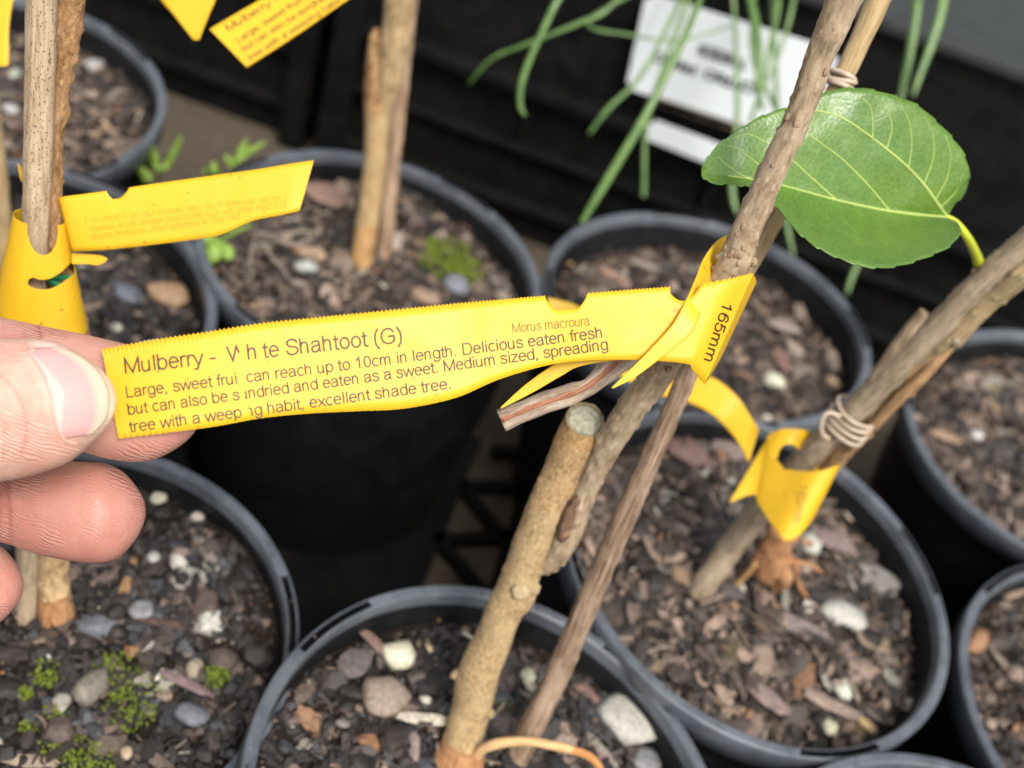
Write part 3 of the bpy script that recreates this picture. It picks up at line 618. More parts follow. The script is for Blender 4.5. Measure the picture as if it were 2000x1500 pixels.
# ------------------------------------------------------------------ ribbons (tags)
class Ribbon:
    """stations: (top px, top py, bottom px, bottom py, d_top, d_bottom); smooth between them"""
    def __init__(s, st, n=400, straight=False):
        st = np.array(st, float); s.C = cat_rom(st, n) if not straight else np.column_stack([np.interp(np.linspace(0, len(st) - 1, n), range(len(st)), st[:, k]) for k in range(6)])
        s.top = np.array([W(c[0], c[1], c[4]) for c in s.C]); s.bot = np.array([W(c[2], c[3], c[5]) for c in s.C]); s.n = n
        t = np.gradient((s.top + s.bot) / 2, axis=0); s.nrm = nz(np.cross(t, s.top - s.bot))
        if ((s.nrm @ FW) > 0).mean() > 0.5: s.flip = -1
        else: s.flip = 1
        s.len = np.concatenate([[0], np.cumsum(np.linalg.norm(np.diff((s.top + s.bot) / 2, axis=0), axis=1))])
    def pt(s, i, v):
        i = np.clip(i, 0, s.n - 1); a = np.floor(i).astype(int); b = np.minimum(a + 1, s.n - 1); f = (i - a)[..., None]
        T = s.top[a] * (1 - f) + s.top[b] * f; B = s.bot[a] * (1 - f) + s.bot[b] * f; v = np.asarray(v)[..., None]
        return T * v + B * (1 - v)
    def mesh(s, vtop=None, vbot=None, rows=10, bow=0.0):
        V = []; F_ = []
        for i in range(s.n):
            a = 0 if vbot is None else vbot(i); b = 1 if vtop is None else vtop(i)
            for k in range(rows + 1):
                v = a + (b - a) * k / rows; q = s.top[i] * v + s.bot[i] * (1 - v)
                if bow: q = q + s.nrm[i] * s.flip * bow * (1 - (2 * v - 1) ** 2)
                V.append(q)
        for i in range(s.n - 1):
            for k in range(rows):
                a = i * (rows + 1) + k; F_.append((a, a + 1, a + rows + 2, a + rows + 1))
        return V, F_
    def locate(s, q):
        """picture point -> (column, v)"""
        out_i = np.zeros(len(q)); out_v = np.zeros(len(q))
        for k, (x, y) in enumerate(q):
            d = (s.C[:, 2] - s.C[:, 0]); e = (s.C[:, 3] - s.C[:, 1]); cr_ = (x - s.C[:, 0]) * e - (y - s.C[:, 1]) * d
            sg = np.where(np.diff(np.sign(cr_)) != 0)[0]
            if len(sg) == 0: i = float(np.argmin(np.abs(cr_)))
            else:
                j = sg[0]; i = j + cr_[j] / (cr_[j] - cr_[j + 1] + 1e-12)
            j = int(min(max(i, 0), s.n - 1)); L = d[j] ** 2 + e[j] ** 2
            out_i[k] = i; out_v[k] = 1 - ((x - s.C[j, 0]) * d[j] + (y - s.C[j, 1]) * e[j]) / L
        return out_i, out_v
    def text(s, q, off=0.00028):
        i, v = s.locate(q); X = s.pt(i, v); j = np.clip(np.round(i).astype(int), 0, s.n - 1)
        return X + s.nrm[j] * (s.flip * off)
def x_at(rb, i): return rb.C[int(i), 0]

# --- the held tag
MT = Ribbon([(199, 682, 231, 857, .2588, .2588), (300, 664, 330, 845, .2597, .2597), (400, 649, 420, 833, .2612, .2612), (500, 633, 510, 817, .2632, .2632), (600, 622, 600, 808, .2655, .2655), (700, 612, 700, 803, .2680, .2678),
             (800, 602, 790, 798, .2705, .2700), (900, 592, 890, 777, .2735, .2725), (980, 585, 975, 741, .2765, .2755), (1062, 578, 1072, 713, .2795, .2790), (1145, 573, 1150, 704, .2825, .2825), (1230, 566, 1225, 703, .2850, .2852), (1310, 560, 1300, 706, .2862, .2868), (1380, 552, 1345, 712, .2868, .2874), (1430, 543, 1352, 722, .2880, .2885), (1470, 534, 1376, 750, .2925, .2930)], n=1100)
def tooth(i, rb=MT, pitch=0.00092, amp=0.024):
    return amp * (abs(((rb.len[i] / pitch) % 1) - 0.5) * 2 - 0.5)
def main_top(i):
    x = MT.C[i, 0]; y = 1.0
    if 1064 < x < 1146:
        q = (x - 1064) / 82; y = 1 - 0.225 * min(1, min(q, 1 - q) / 0.24) ** 0.6
    elif 1309 < x < 1372:
        q = (x - 1309) / 63; y = 1 - 0.20 * math.sin(math.pi * min(1, q * 0.9 + 0.1)) ** 0.8
    else: y += tooth(i)
    return y
def main_bot(i):
    x = MT.C[i, 2]
    return 0.006 * math.sin(x * 0.5) * (1 if 0 < x < 330 else 0.15)
tg = empty('plant_tag', MT.top[0], 'yellow plant tag with mulberry description, held between thumb and finger', 'plant tag', 'yellow plant tags')
solid(obj('strip', *MT.mesh(main_top, main_bot), M_tag, tg), 0.00022)
def print_on(rb, root, lines, matl, name='print'):
    for body, a, b, cap, gaps, mir in lines:
        q, f = text_px(body, a, b, cap, gaps, mir); obj(name, rb.text(q), f, matl, root, smooth=False)
T1 = 'Mulberry -  White Shahtoot (G)'
T2 = 'Large, sweet fruit can reach up to 10cm in length. Delicious eaten fresh'
T3 = 'but can also be sundried and eaten as a sweet. Medium sized, spreading'
T4 = 'tree with a weeping habit, excellent shade tree.'
print_on(MT, tg, [(T1, (245, 729), (786, 668), 29, ((T1.index('W'), 0.62, 0.98), (T1.index('White') + 2, 0, 1)), False),
                  (T2, (248, 776), (1176, 659), 21, ((T2.index('fruit') + 4, 0.25, 1),), False),
                  (T3, (251, 810), (1188, 682), 21, ((T3.index('sundried') + 1, 0, 0.6),), False),
                  (T4, (254, 844), (880, 759), 21, ((T4.index('weeping') + 4, 0, 1), (T4.index('weeping') + 5, 0, 0.35)), False)], M_ink)
print_on(MT, tg, [('Morus macroura', (1001, 650), (1152, 635), 18, (), False)], M_inkfaint)
print_on(MT, tg, [('165mm', (1412, 590), (1374, 702), 19, (), False)], M_inkdark)
# loop that comes round the stem and tucks under itself
LP = Ribbon([(1462, 500, 1450, 600, .309, .309), (1432, 462, 1432, 590, .3085, .3085), (1404, 468, 1408, 582, .304, .304), (1376, 502, 1388, 578, .2965, .296), (1358, 545, 1372, 590, .2905, .290), (1340, 585, 1364, 622, .2862, .2862), (1312, 635, 1345, 655, .2846, .2850), (1262, 690, 1290, 700, .2840, .2845), (1222, 730, 1240, 737, .2838, .284), (1194, 757, 1197, 759, .2838, .2838)], n=160)
solid(obj('loop', *LP.mesh(), M_tag, tg), 0.00022)
BK = Ribbon([(1470, 534, 1376, 750, .2927, .2932), (1476, 548, 1390, 730, .302, .302), (1470, 560, 1410, 690, .312, .312), (1440, 560, 1400, 660, .316, .316), (1390, 600, 1370, 690, .316, .316)], n=90)
solid(obj('back_wrap', *BK.mesh(), M_tag, tg), 0.00022)
TL = Ribbon([(1205, 640, 1225, 700, .2895, .2895), (1120, 690, 1135, 715, .2885, .2885), (1075, 716, 1095, 735, .2885, .2885), (1025, 752, 1040, 767, .2885, .2885), (977, 796, 979, 798, .2885, .2885)], n=80)
solid(obj('tail', *TL.mesh(), M_tag, tg), 0.00022)

# ------------------------------------------------------------------ main tree in the front pot
def stem(name, pts, matl, parent=None, part=None, n=30, amp=0.0004, sc_=180, seed=0.0, tintc=None, amp2=0.0, **k):
    p, r = pw(pts); v, f, uv = sweep(p, r, n=n, amp=amp, scale=sc_, seed=seed, amp2=amp2, **k)
    col = np.ones((len(v), 3)) if tintc is None else np.array([tintc(*P(q)[:2]) for q in v])
    if part is not None: return sub(name, v, f, matl, part, uv=uv, col=col)
    return obj(name, v, f, matl, parent, uv=uv, col=col)
p1 = POTS['P1']; db = soil_depth_at(p1, 897, 1475)
tree = empty('mulberry_tree', on_soil(p1, 897, 1475), 'potted young tree with a thick sawn-off trunk and knobbly grey shoot', 'tree', 'mulberry saplings')
trunk = stem('trunk', [(888, 1505, db + .006, 80), (900, 1465, db, 76), (918, 1390, .384, 76), (936, 1310, .378, 80), (963, 1250, .374, 73), (985, 1190, .369, 73), (1008, 1155, .366, 82), (1022, 1110, .362, 73), (1042, 1055, .358, 77), (1070, 990, .352, 78), (1095, 930, .347, 76), (1122, 868, .341, 80), (1137, 830, .3375, 76)],
             M_trunk, tree, n=56, amp=0.00045, sc_=110, amp2=0.00025, cap=(True, False), tintc=lambda x, y: (0.95, 0.78, 0.60) if y < 880 else ((1.0, 0.87, 0.74) if y < 1000 else (0.98, 0.91, 0.80)))
# cut face: disc with a rough bark lip, turned towards the sky
cc = W(1142, 822, .3372); tdir = nz(W(1142, 822, .3372) - W(1095, 930, .347)); fn = nz(0.55 * tdir - 0.75 * FW + 0.1 * UP)
e1 = nz(CX - (CX @ fn) * fn); e2 = np.cross(fn, e1); rad = 36 * .3372 / F
V = []; Fc = []; UVc = []; Cc = []; KR = 48
prof = [(0, .0002), (0.06, .0002), (0.3, .0001), (0.6, .0002), (0.86, .0001), (0.90, .0004), (0.97, .0009), (1.05, .0007), (1.08, -.0008), (1.05, -.0040)]
for i, (a, h) in enumerate(prof):
    for k in range(KR):
        an = 2 * math.pi * k / KR; jj = 1 + (0.05 * mnoise.noise(Vector((math.cos(an) * 3, math.sin(an) * 3, i))) if a > 0.5 else 0)
        hh = h + (0.0011 * mnoise.noise(Vector((math.cos(an) * 5, math.sin(an) * 5, 3))) if a > 0.88 else 0)
        V.append(cc + (e1 * math.cos(an) + e2 * math.sin(an)) * rad * a * jj + fn * hh); UVc.append((rad * a * math.cos(an), rad * a * math.sin(an)))
        Cc.append((0.22, 0.18, 0.12) if 0.88 < a < 0.95 else ((0.5, 0.45, 0.3) if a < 0.05 else ((1, 1, 1) if a < 0.95 else (0.95, 0.75, 0.52))))
for i in range(len(prof) - 1):
    for k in range(KR): Fc.append((i * KR + k, i * KR + (k + 1) % KR, (i + 1) * KR + (k + 1) % KR, (i + 1) * KR + k))
sub('cut_face', V, Fc, M_cut, trunk, uv=UVc, col=Cc)
shoot = stem('shoot', [(1058, 1112, .3625, 30), (1080, 1090, .3590, 46), (1102, 1058, .3545, 50), (1123, 1012, .3508, 48), (1150, 945, .3445, 44), (1176, 890, .338, 52), (1208, 838, .331, 57), (1243, 785, .324, 58), (1290, 725, .3165, 57), (1330, 665, .3095, 54), (1378, 590, .3025, 54), (1412, 545, .2995, 58), (1436, 508, .2968, 66), (1452, 465, .2945, 58), (1502, 350, .2885, 54), (1537, 275, .2845, 54), (1567, 210, .281, 52), (1604, 105, .2755, 56), (1649, 0, .270, 64), (1700, -120, .264, 66)],
             M_shoot, tree, n=48, amp=0.00045, sc_=190, amp2=0.0006, seed=5)
# lenticels and buds standing off the bark
def bumps(path_pts, count, seed, matl, part, size=(0.00035, 0.0009), name='lenticel'):
    p, r = pw(path_pts); A = cat_rom(np.column_stack([p, r]), 200); rg = np.random.default_rng(seed); b = MB()
    t = nz(np.gradient(A[:, :3], axis=0))
    for _ in range(count):
        i = rg.integers(8, 190); a = rg.uniform(-1.5, 1.5); e1 = nz(-FW - (t[i] @ -FW) * t[i]); e2 = np.cross(t[i], e1); d = e1 * math.cos(a) + e2 * math.sin(a)
        s = rg.uniform(*size); v, f = ROCKS[rg.integers(8)]; v = v * np.array([s * 1.5, s, s * 0.6]); c = A[i, :3] + d * A[i, 3] * 1.0
        side = np.cross(d, t[i]); b.add(c + np.outer(v[:, 0], t[i]) + np.outer(v[:, 1], side) + np.outer(v[:, 2], d), f, c=(1.15, 1.1, 1.05), uv=rg.random((len(v), 2)) * 0.01)
    return b.build(name, matl, part=part)
bumps([(1243, 785, .324, 52), (1330, 665, .3095, 50), (1436, 508, .2968, 66), (1452, 465, .2945, 58), (1537, 275, .2845, 54), (1604, 105, .2755, 56), (1700, -120, .264, 66)], 46, 4, M_shoot, shoot)
bumps([(900, 1465, db, 76), (963, 1250, .374, 73), (1042, 1055, .358, 77), (1122, 868, .341, 80)], 60, 9, M_trunk, trunk, (0.0003, 0.0007))
def knot(px, py, d, rpx, parent, seed, matl, name, colr=(1, 1, 1), flatn=0.6):
    v, f = rock_proto(seed, 0.5, 2.0); r = rpx * d / F; c = W(px, py, d); v = c + np.outer(v[:, 0] * r, CX) + np.outer(v[:, 1] * r, CY) + np.outer(v[:, 2] * r * flatn, FW)
    return sub(name, v, f, matl, parent, uv=np.random.default_rng(seed).random((len(v), 2)) * 0.006, col=np.broadcast_to(colr, (len(v), 3)))
knot(1016, 1157, .3580, 20, trunk, 3, M_trunk, 'bud_scar', (1.15, 1.2, 1.25), 0.35)
knot(1044, 1150, .3605, 14, trunk, 5, M_trunk, 'bud_scar', (1.1, 1.1, 1.1))
knot(893, 1318, .3790, 14, trunk, 6, M_trunk, 'bud_scar', (1.1, 1.05, 1), 0.9)
knot(958, 1395, .3805, 11, trunk, 7, M_trunk, 'bud_scar')
knot(1468, 510, .2960, 12, shoot, 8, M_shoot, 'bud_scar', (1.1, 1.1, 1.1), 0.9)
knot(1196, 872, .3335, 11, shoot, 9, M_shoot, 'bud_scar', (0.5, 0.4, 0.35), 0.8)
knot(1306, 722, .3105, 8, shoot, 10, M_shoot, 'bud_scar', (0.8, 0.7, 0.6), 0.8)
# dead bark flap where shoot leaves trunk
fl = MB()
for pts, tc in (([(1078, 1050, .353, 8), (1092, 1010, .3495, 20), (1108, 968, .3465, 20), (1128, 925, .3435, 8)], (0.22, 0.17, 0.14)), ([(1094, 1056, .3515, 14), (1106, 1026, .3485, 26), (1118, 992, .346, 20), (1132, 958, .3440, 8)], (0.42, 0.32, 0.26)),
                ([(1106, 1052, .3505, 10), (1120, 1020, .3480, 15), (1134, 984, .3455, 11), (1148, 945, .343, 4)], (1.0, 0.92, 0.84)), ([(1096, 1046, .350, 14), (1104, 1036, .349, 18), (1112, 1022, .348, 10)], (0.9, 0.75, 0.65))):
    p, r = pw(pts); v, f, uv = sweep(p, r, n=16, amp=0.0011, scale=330, seed=pts[0][0] * 0.1, amp2=0.0007, dome=(0.002, 0.002)); fl.add(v, f, uv, tc)
fl.build('dead_bark', M_deadwood, tree)
# dried split stub
def groove(a, v): return 1 - 0.62 * math.exp(-((a - 0.1) / 0.42) ** 2)
sp_ = [(979, 822, .2990, 46), (1010, 808, .2990, 42), (1060, 788, .2990, 42), (1110, 772, .2995, 44), (1145, 757, .3000, 36), (1170, 738, .3010, 40), (1200, 712, .3030, 48), (1240, 690, .3080, 44), (1290, 668, .311, 40)]
p, r = pw(sp_); v, f, uv = sweep(p, r, n=40, amp=0.0003, scale=300, sec=groove)
stub = obj('dead_stub', v, f, M_deadwood, tree, uv=uv, col=np.ones((len(v), 3)))
hp = [(x, y - 4, d - 0.0008, wd * 0.46) for (x, y, d, wd) in sp_[:8]]
p, r = pw(hp); v, f, uv = sweep(p, r, n=14, amp=0.0002, scale=400)
sub('heartwood', v, f, M_heart, stub, uv=uv, col=np.ones((len(v), 3)))
# root flare and surface root
rb_ = MB()
for pts in ([(905, 1455, db - .002, 84), (893, 1490, db, 104), (880, 1530, db + .004, 120)], [(880, 1490, db - .001, 30), (840, 1497, db - .002, 22), (800, 1515, db - .001, 12)]):
    p, r = pw(pts); v, f, uv = sweep(p, r, n=30, amp=0.0007, scale=200); rb_.add(v, f, uv)
rb_.build('root_flare', M_root, tree)
stem('root', [(925, 1482, db - .003, 20), (945, 1462, db - .007, 20), (985, 1450, db - .010, 20), (1040, 1449, db - .010, 18), (1090, 1458, db - .009, 18), (1140, 1472, db - .006, 17), (1165, 1490, db - .003, 16), (1176, 1512, db, 14)], M_pale_cane, tree, n=16, amp=0.0002, tintc=lambda x, y: (1.45, 1.3, 1.2) if x < 1120 else (1.15, 0.75, 0.5))

# stake beside it
ds = soil_depth_at(p1, 1008, 1490)
STK = [(1000, 1505, ds + .003, 50), (1008, 1482, ds, 50), (1085, 1325, .381, 48), (1159, 1150, .366, 47), (1235, 975, .351, 45), (1305, 820, .338, 41), (1351, 712, .330, 39), (1400, 622, .328, 40), (1450, 537, .328, 40), (1515, 420, .335, 42), (1575, 300, .338, 42), (1645, 155, .335, 40), (1716, 0, .329, 46), (1765, -110, .325, 50)]
st = empty('cane_stake', on_soil(p1, 1008, 1490), 'weathered brown cane staked beside the cut trunk', 'stake', 'support canes')
stem('lower_cane', STK[:9], M_cane, st, n=40, amp=0.00035, sc_=260, seed=2, amp2=0.0003)
stem('upper_cane', STK[8:], M_pale_cane, st, n=28, amp=0.00015, sc_=240, seed=3)

# rubber ties
def rings(path, r0, n_r, rt, seed, twist=0.25, tail=None):
    """a few turns of thin cord round a bundle centred on path[0] with axis path"""
    rg = np.random.default_rng(seed); ax = nz(path[1] - path[0]); e1 = nz(np.cross(ax, FW)); e2 = np.cross(ax, e1); b = MB()
    for k in range(n_r):
        c = path[0] + (path[1] - path[0]) * (k + 0.5) / n_r; ph = rg.uniform(0, 6.28); tl = twist * rg.normal()
        pts = [c + (e1 * math.cos(a) + e2 * math.sin(a)) * r0 * (1 + 0.05 * math.sin(3 * a + ph)) + ax * (tl * r0 * math.sin(a + ph)) for a in np.linspace(0, 2 * math.pi, 40)]
        v, f, uv = sweep(pts, rt, n=8, m=60); b.add(v, f, uv)
    if tail is not None:
        v, f, uv = sweep(np.array([W(*q) for q in tail]), rt, n=8, m=40, dome=(rt, rt)); b.add(v, f, uv)
    return b
o = rings([W(1639, 170, .3345), W(1649, 146, .3343)], 0.0036, 3, 0.0008, 1).build('stem_tie', M_tie)
tag(o, 'pale rubber tie round the pale upper cane above the leaf', 'tie', 'rubber ties on the canes')

# ------------------------------------------------------------------ slanting sapling in the right pot
p2 = POTS['P2']; d2 = soil_depth_at(p2, 1368, 1152)
sap = empty('mulberry_sapling', on_soil(p2, 1500, 1120), 'slanting sapling with orange root bearing the single large green leaf', 'tree', 'mulberry saplings')
RA = [(1352, 1168, d2 + .004, 46), (1370, 1148, d2, 48), (1425, 1072, .462, 50), (1480, 1000, .447, 52), (1532, 940, .434, 50), (1585, 885, .423, 50), (1680, 790, .405, 50), (1790, 680, .388, 50), (1905, 559, .373, 48), (2000, 474, .362, 48), (2160, 330, .346, 48)]
RB = [(1498, 1125, .477, 50), (1512, 1075, .468, 46), (1535, 1020, .456, 46), (1600, 930, .438, 42), (1690, 830, .414, 42), (1765, 752, .4005, 46), (1850, 660, .3865, 54), (1925, 590, .376, 52), (2000, 530, .3665, 52), (2160, 395, .350, 52)]
rs = empty('cane_stake', on_soil(p2, 1368, 1152), 'slanting grey cane staked beside the orange-rooted sapling', 'stake', 'support canes')
stem('cane', RA, M_olive, rs, n=36, amp=0.0005, seed=8, amp2=0.0005)
tr2 = stem('trunk', RB, M_olive, sap, n=36, amp=0.0007, sc_=130, seed=12, amp2=0.0007, tintc=lambda x, y: (1.25, 1.0, 0.72) if x < 1800 else (1.05, 1.0, 0.8))
stem('side_stub', [(1688, 768, .401, 20), (1730, 715, .395, 32), (1775, 655, .389, 38), (1812, 612, .385, 34)], M_olive, part=tr2, n=22, amp=0.0003, seed=4, tintc=lambda x, y: (1.05, 1.0, 0.95))
stem('side_stub', [(1868, 668, .3835, 10), (1800, 736, .3915, 26), (1720, 812, .404, 20), (1660, 880, .418, 12)], M_olive, part=tr2, n=18, amp=0.0004, seed=6, tintc=lambda x, y: (1.25, 0.96, 0.68))
knot(1906, 533, .3715, 12, tr2, 21, M_olive, 'bud_scar', (0.8, 0.7, 0.6)); knot(1866, 668, .3815, 13, tr2, 14, M_olive, 'bud_scar'); knot(1646, 800, .4065, 10, tr2, 15, M_brownbark, 'bud_scar')
rt2 = MB()
for pts in ([(1530, 1030, .452, 50), (1514, 1070, .461, 60), (1503, 1100, .468, 66), (1494, 1128, .476, 36)], [(1490, 1080, .462, 20), (1468, 1110, .470, 16), (1450, 1132, .478, 8)], [(1500, 1110, .468, 10), (1512, 1150, .477, 7), (1506, 1180, .484, 4)], [(1525, 1060, .458, 14), (1560, 1055, .462, 11), (1582, 1062, .466, 6)], [(1552, 1105, .470, 14), (1564, 1150, .478, 9), (1592, 1182, .485, 5)], [(1535, 1095, .467, 12), (1575, 1100, .472, 9), (1608, 1120, .479, 4)],
            [(1520, 1090, .462, 40), (1530, 1130, .470, 30), (1520, 1150, .478, 18)]):
    p, r = pw(pts); v, f, uv = sweep(p, r, n=24, amp=0.0012, scale=160, seed=pts[0][0]); rt2.add(v, f, uv)
rt2.build('root_flare', M_root, sap)
stem('root', [(1478, 1098, .464, 14), (1440, 1140, .474, 12), (1395, 1172, .479, 11), (1345, 1192, .482, 10), (1330, 1197, .484, 7)], M_pale_cane, sap, n=12, amp=0.0001, tintc=lambda x, y: (1, .85, .7))
b = rings([W(1646, 842, .4145), W(1676, 800, .4085)], 0.0076, 4, 0.00072, 12, 0.07, [(1644, 814, .404), (1618, 806, .404), (1606, 822, .405), (1606, 846, .407), (1620, 858, .409)])
tag(b.build('stem_tie', M_tie), 'pale rubber band wound several times round the slanting cane', 'tie', 'rubber ties on the canes')

# leaf
def leaf():
    upper = [(1850, 425), (1862, 402), (1884, 376), (1893, 342), (1882, 300), (1852, 260), (1806, 216), (1782, 200), (1740, 185), (1690, 173), (1640, 173), (1600, 186), (1555, 206), (1508, 218), (1462, 240), (1420, 268), (1390, 296), (1370, 328)]
    mid = [(1850, 425), (1792, 419), (1737, 412), (1684, 402), (1632, 390), (1580, 376), (1524, 361), (1470, 350), (1420, 343), (1388, 337), (1370, 328)]
    lower = [(1850, 425), (1874, 438), (1874, 458), (1850, 484), (1800, 506), (1752, 520), (1702, 523), (1650, 509), (1600, 486), (1562, 457), (1532, 422), (1505, 393), (1468, 367), (1430, 361), (1392, 358), (1373, 346), (1370, 328)]
    n = 150; U, M_, L = cat_rom(upper, n), cat_rom(mid, n), cat_rom(lower, n)
    def arc(c, n):
        s = np.concatenate([[0], np.cumsum(np.linalg.norm(np.diff(c, axis=0), axis=1))]); t = np.linspace(0, s[-1], n); return np.column_stack([np.interp(t, s, c[:, 0]), np.interp(t, s, c[:, 1])])
    U, M_, L = arc(U, n), arc(M_, n), arc(L, n)
    for E, sg in ((U, 1), (L, -1)):
        t = nz(np.gradient(E, axis=0)); nn = np.column_stack([-t[:, 1], t[:, 0]])
        for i in range(6, n - 3):
            E[i] += nn[i] * 3.4 * sg * (-(i % 9) / 9.0 + 0.5)
    rows = 16; pts = []; dep = []; V = []
    for i in range(n):
        x = i / (n - 1); dm = 0.338 - 0.031 * x ** 0.9
        line = []
        for k in range(-rows, rows + 1):
            s = abs(k) / rows; E = U if k < 0 else L; q = M_[i] * (1 - s) + E[i] * s
            w_ = np.linalg.norm(E[i] - M_[i])
            if k <= 0: d = dm - 0.00003 * w_ * s + 0.0032 * s * s * math.sin(math.pi * x) + 0.0012 * math.sin(9 * x + 1) * s
            else: d = dm - 0.00004 * w_ * s - 0.021 * s ** 1.4 * (w_ / 130)
            if k < 0 and x > 0.75: d += 0.0
            d += 0.0006 * mnoise.noise(Vector((q[0] * 0.02, q[1] * 0.02, 2)))
            pts.append(q); dep.append(d); V.append(W(q[0], q[1], d))
    N = 2 * rows + 1; f = [(i * N + k, i * N + k + 1, (i + 1) * N + k + 1, (i + 1) * N + k) for i in range(n - 1) for k in range(N - 1)]
    return np.array(pts), np.array(dep), V, f
lp, ld, lv, lf = leaf()
lo = obj('leaf', lv, lf, M_leaf, sap); solid(lo, 0.00025)
def leaf_d(x, y):
    q = np.hypot(lp[:, 0] - x, lp[:, 1] - y); i = np.argsort(q)[:6]; w_ = 1 / (q[i] + 0.5); return float((ld[i] * w_).sum() / w_.sum())
vn = MB()
def vein(pts, w0, w1):
    c = cat_rom(pts, max(12, 8 * len(pts))); k = len(c); p = np.array([W(x, y, leaf_d(x, y) - 0.00013) for x, y in c]); r = np.linspace(w0, w1, k) * 0.33 / F / 2
    v, f, uv = sweep(p, r, n=8, m=k); vn.add(v, f, uv)
vein([(1850, 425), (1792, 419), (1737, 412), (1684, 402), (1632, 390), (1580, 376), (1524, 361), (1470, 350), (1420, 343)], 7, 1.8)
vein([(1850, 425), (1830, 396), (1804, 360), (1768, 322), (1730, 290), (1685, 256), (1640, 228), (1594, 216), (1560, 216)], 7, 2)
vein([(1737, 412), (1708, 376), (1678, 343), (1640, 307), (1604, 280), (1572, 259), (1530, 245)], 4.2, 1.6)
vein([(1632, 390), (1608, 368), (1586, 348), (1566, 330), (1548, 314), (1515, 290), (1490, 274), (1460, 262), (1430, 270)], 3.8, 1.4)
vein([(1524, 361), (1500, 338), (1470, 312), (1440, 290), (1422, 285)], 3, 1.2)
vein([(1470, 350), (1446, 340), (1420, 322), (1402, 306)], 2.4, 1)
for a in ([(1704, 271), (1704, 236), (1698, 205), (1672, 184)], [(1640, 228), (1636, 200), (1632, 186)], [(1732, 290), (1742, 250), (1734, 215), (1722, 192)], [(1774, 330), (1780, 285), (1776, 240), (1760, 206)],
          [(1804, 360), (1822, 310), (1822, 265), (1806, 228)], [(1826, 392), (1850, 345), (1856, 300), (1846, 264)], [(1838, 404), (1866, 375), (1880, 340)]):
    vein(a, 3, 1)
vn.build('vein', M_vein, part=lo)
p, r = pw([(1846, 422, .3375, 10), (1868, 436, .340, 14), (1890, 465, .346, 17), (1905, 495, .361, 19), (1913, 518, .3735, 22), (1921, 540, .382, 24)]); v, f, uv = sweep(p, r, n=16)
sub('petiole', v, f, M_petiole, lo, uv=uv, col=np.ones((len(v), 3)))

# tag on the slanting sapling
tg2 = empty('plant_tag', W(1530, 940, .43), 'yellow plant tag looped round the slanting cane, its end curling behind the main stem', 'plant tag', 'yellow plant tags')
RF = Ribbon([(1482, 842, 1422, 984, .424, .424), (1500, 838, 1470, 978, .4225, .422), (1486, 870, 1480, 968, .4215, .421), (1500, 880, 1484, 978, .4195, .419), (1530, 895, 1500, 1000, .416, .416), (1570, 913, 1522, 1030, .4115, .412), (1605, 921, 1536, 1056, .4095, .411), (1632, 914, 1562, 1052, .4105, .412), (1640, 910, 1585, 1025, .416, .417), (1632, 908, 1600, 985, .425, .426)], n=220)
RF = Ribbon([(1505, 846, 1424, 982, .4245, .4225), (1500, 862, 1470, 966, .4228, .4215), (1508, 890, 1482, 985, .4200, .4190), (1542, 916, 1500, 1015, .4150, .4145), (1585, 920, 1520, 1040, .4095, .4105), (1612, 917, 1534, 1056, .4080, .4095), (1634, 910, 1560, 1046, .4090, .4105), (1640, 910, 1590, 1010, .415, .417), (1630, 905, 1600, 975, .425, .426)], n=220)
def holed(mesh, cx, cy, rx, ry):
    V, Fc = mesh; q = np.array([P(v)[:2] for v in V]); c = np.array([q[list(f)].mean(0) for f in Fc])
    k = ((c[:, 0] - cx) / rx) ** 2 + ((c[:, 1] - cy) / ry) ** 2 > 1; return V, [f for f, o in zip(Fc, k) if o]
solid(obj('strip', *holed(RF.mesh(rows=44), 1541, 893, 21, 25), M_tag, tg2), 0.00025)
RG = Ribbon([(1505, 846, 1482, 905, .4243, .4235), (1530, 838, 1502, 900, .4215, .421), (1560, 838, 1530, 892, .420, .420), (1586, 844, 1546, 900, .423, .423), (1604, 862, 1556, 930, .430, .430), (1620, 890, 1590, 960, .434, .434)], n=100)
solid(obj('loop', *holed(RG.mesh(rows=44), 1541, 893, 22, 26), M_tag, tg2), 0.00025)
RC = Ribbon([(1482, 838, 1462, 905, .4255, .4240), (1470, 820, 1440, 862, .428, .427), (1440, 775, 1405, 822, .430, .430), (1400, 742, 1375, 800, .428, .428), (1350, 722, 1335, 782, .424, .424), (1300, 712, 1290, 772, .419, .419), (1245, 690, 1228, 745, .415, .415), (1180, 640, 1165, 700, .411, .411), (1130, 598, 1120, 655, .408, .408), (1070, 580, 1066, 635, .406, .406)], n=200)
solid(obj('tail', *RC.mesh(), M_tag, tg2), 0.00025)
print_on(RF, tg2, [('165mm', (1562, 946), (1548, 1018), 17, (), False)], M_inkfaint)

# ------------------------------------------------------------------ back sapling
p3 = POTS['P3']; d3 = soil_depth_at(p3, 705, 512); bs_ = empty('mulberry_sapling', on_soil(p3, 705, 512), 'pale orange-tan sapling with knobbly graft in the mossy pot', 'tree', 'mulberry saplings')
tr3 = stem('trunk', [(700, 532, d3 + .006, 50), (706, 510, d3, 44), (718, 430, .557, 42), (729, 350, .548, 43), (736, 270, .538, 46), (738, 200, .530, 54), (740, 120, .521, 50), (738, 75, .516, 34), (737, 55, .514, 12)], M_tanstem, bs_, n=26, amp=0.0005, sc_=130, tintc=lambda x, y: (1.05, .86, .68) if y > 440 else ((1, .96, .9) if y > 225 else ((.55, .42, .34) if mnoise.noise(Vector((x * .09, y * .04, 1))) > 0 else (.95, .8, .68))))
stem('shoot', [(745, 225, .531, 26), (758, 160, .523, 46), (770, 90, .514, 58), (781, 0, .502, 56), (792, -90, .491, 56)], M_shoot, bs_, n=34, amp=0.0014, sc_=120, tintc=lambda x, y: (1.25, 1.15, .95))
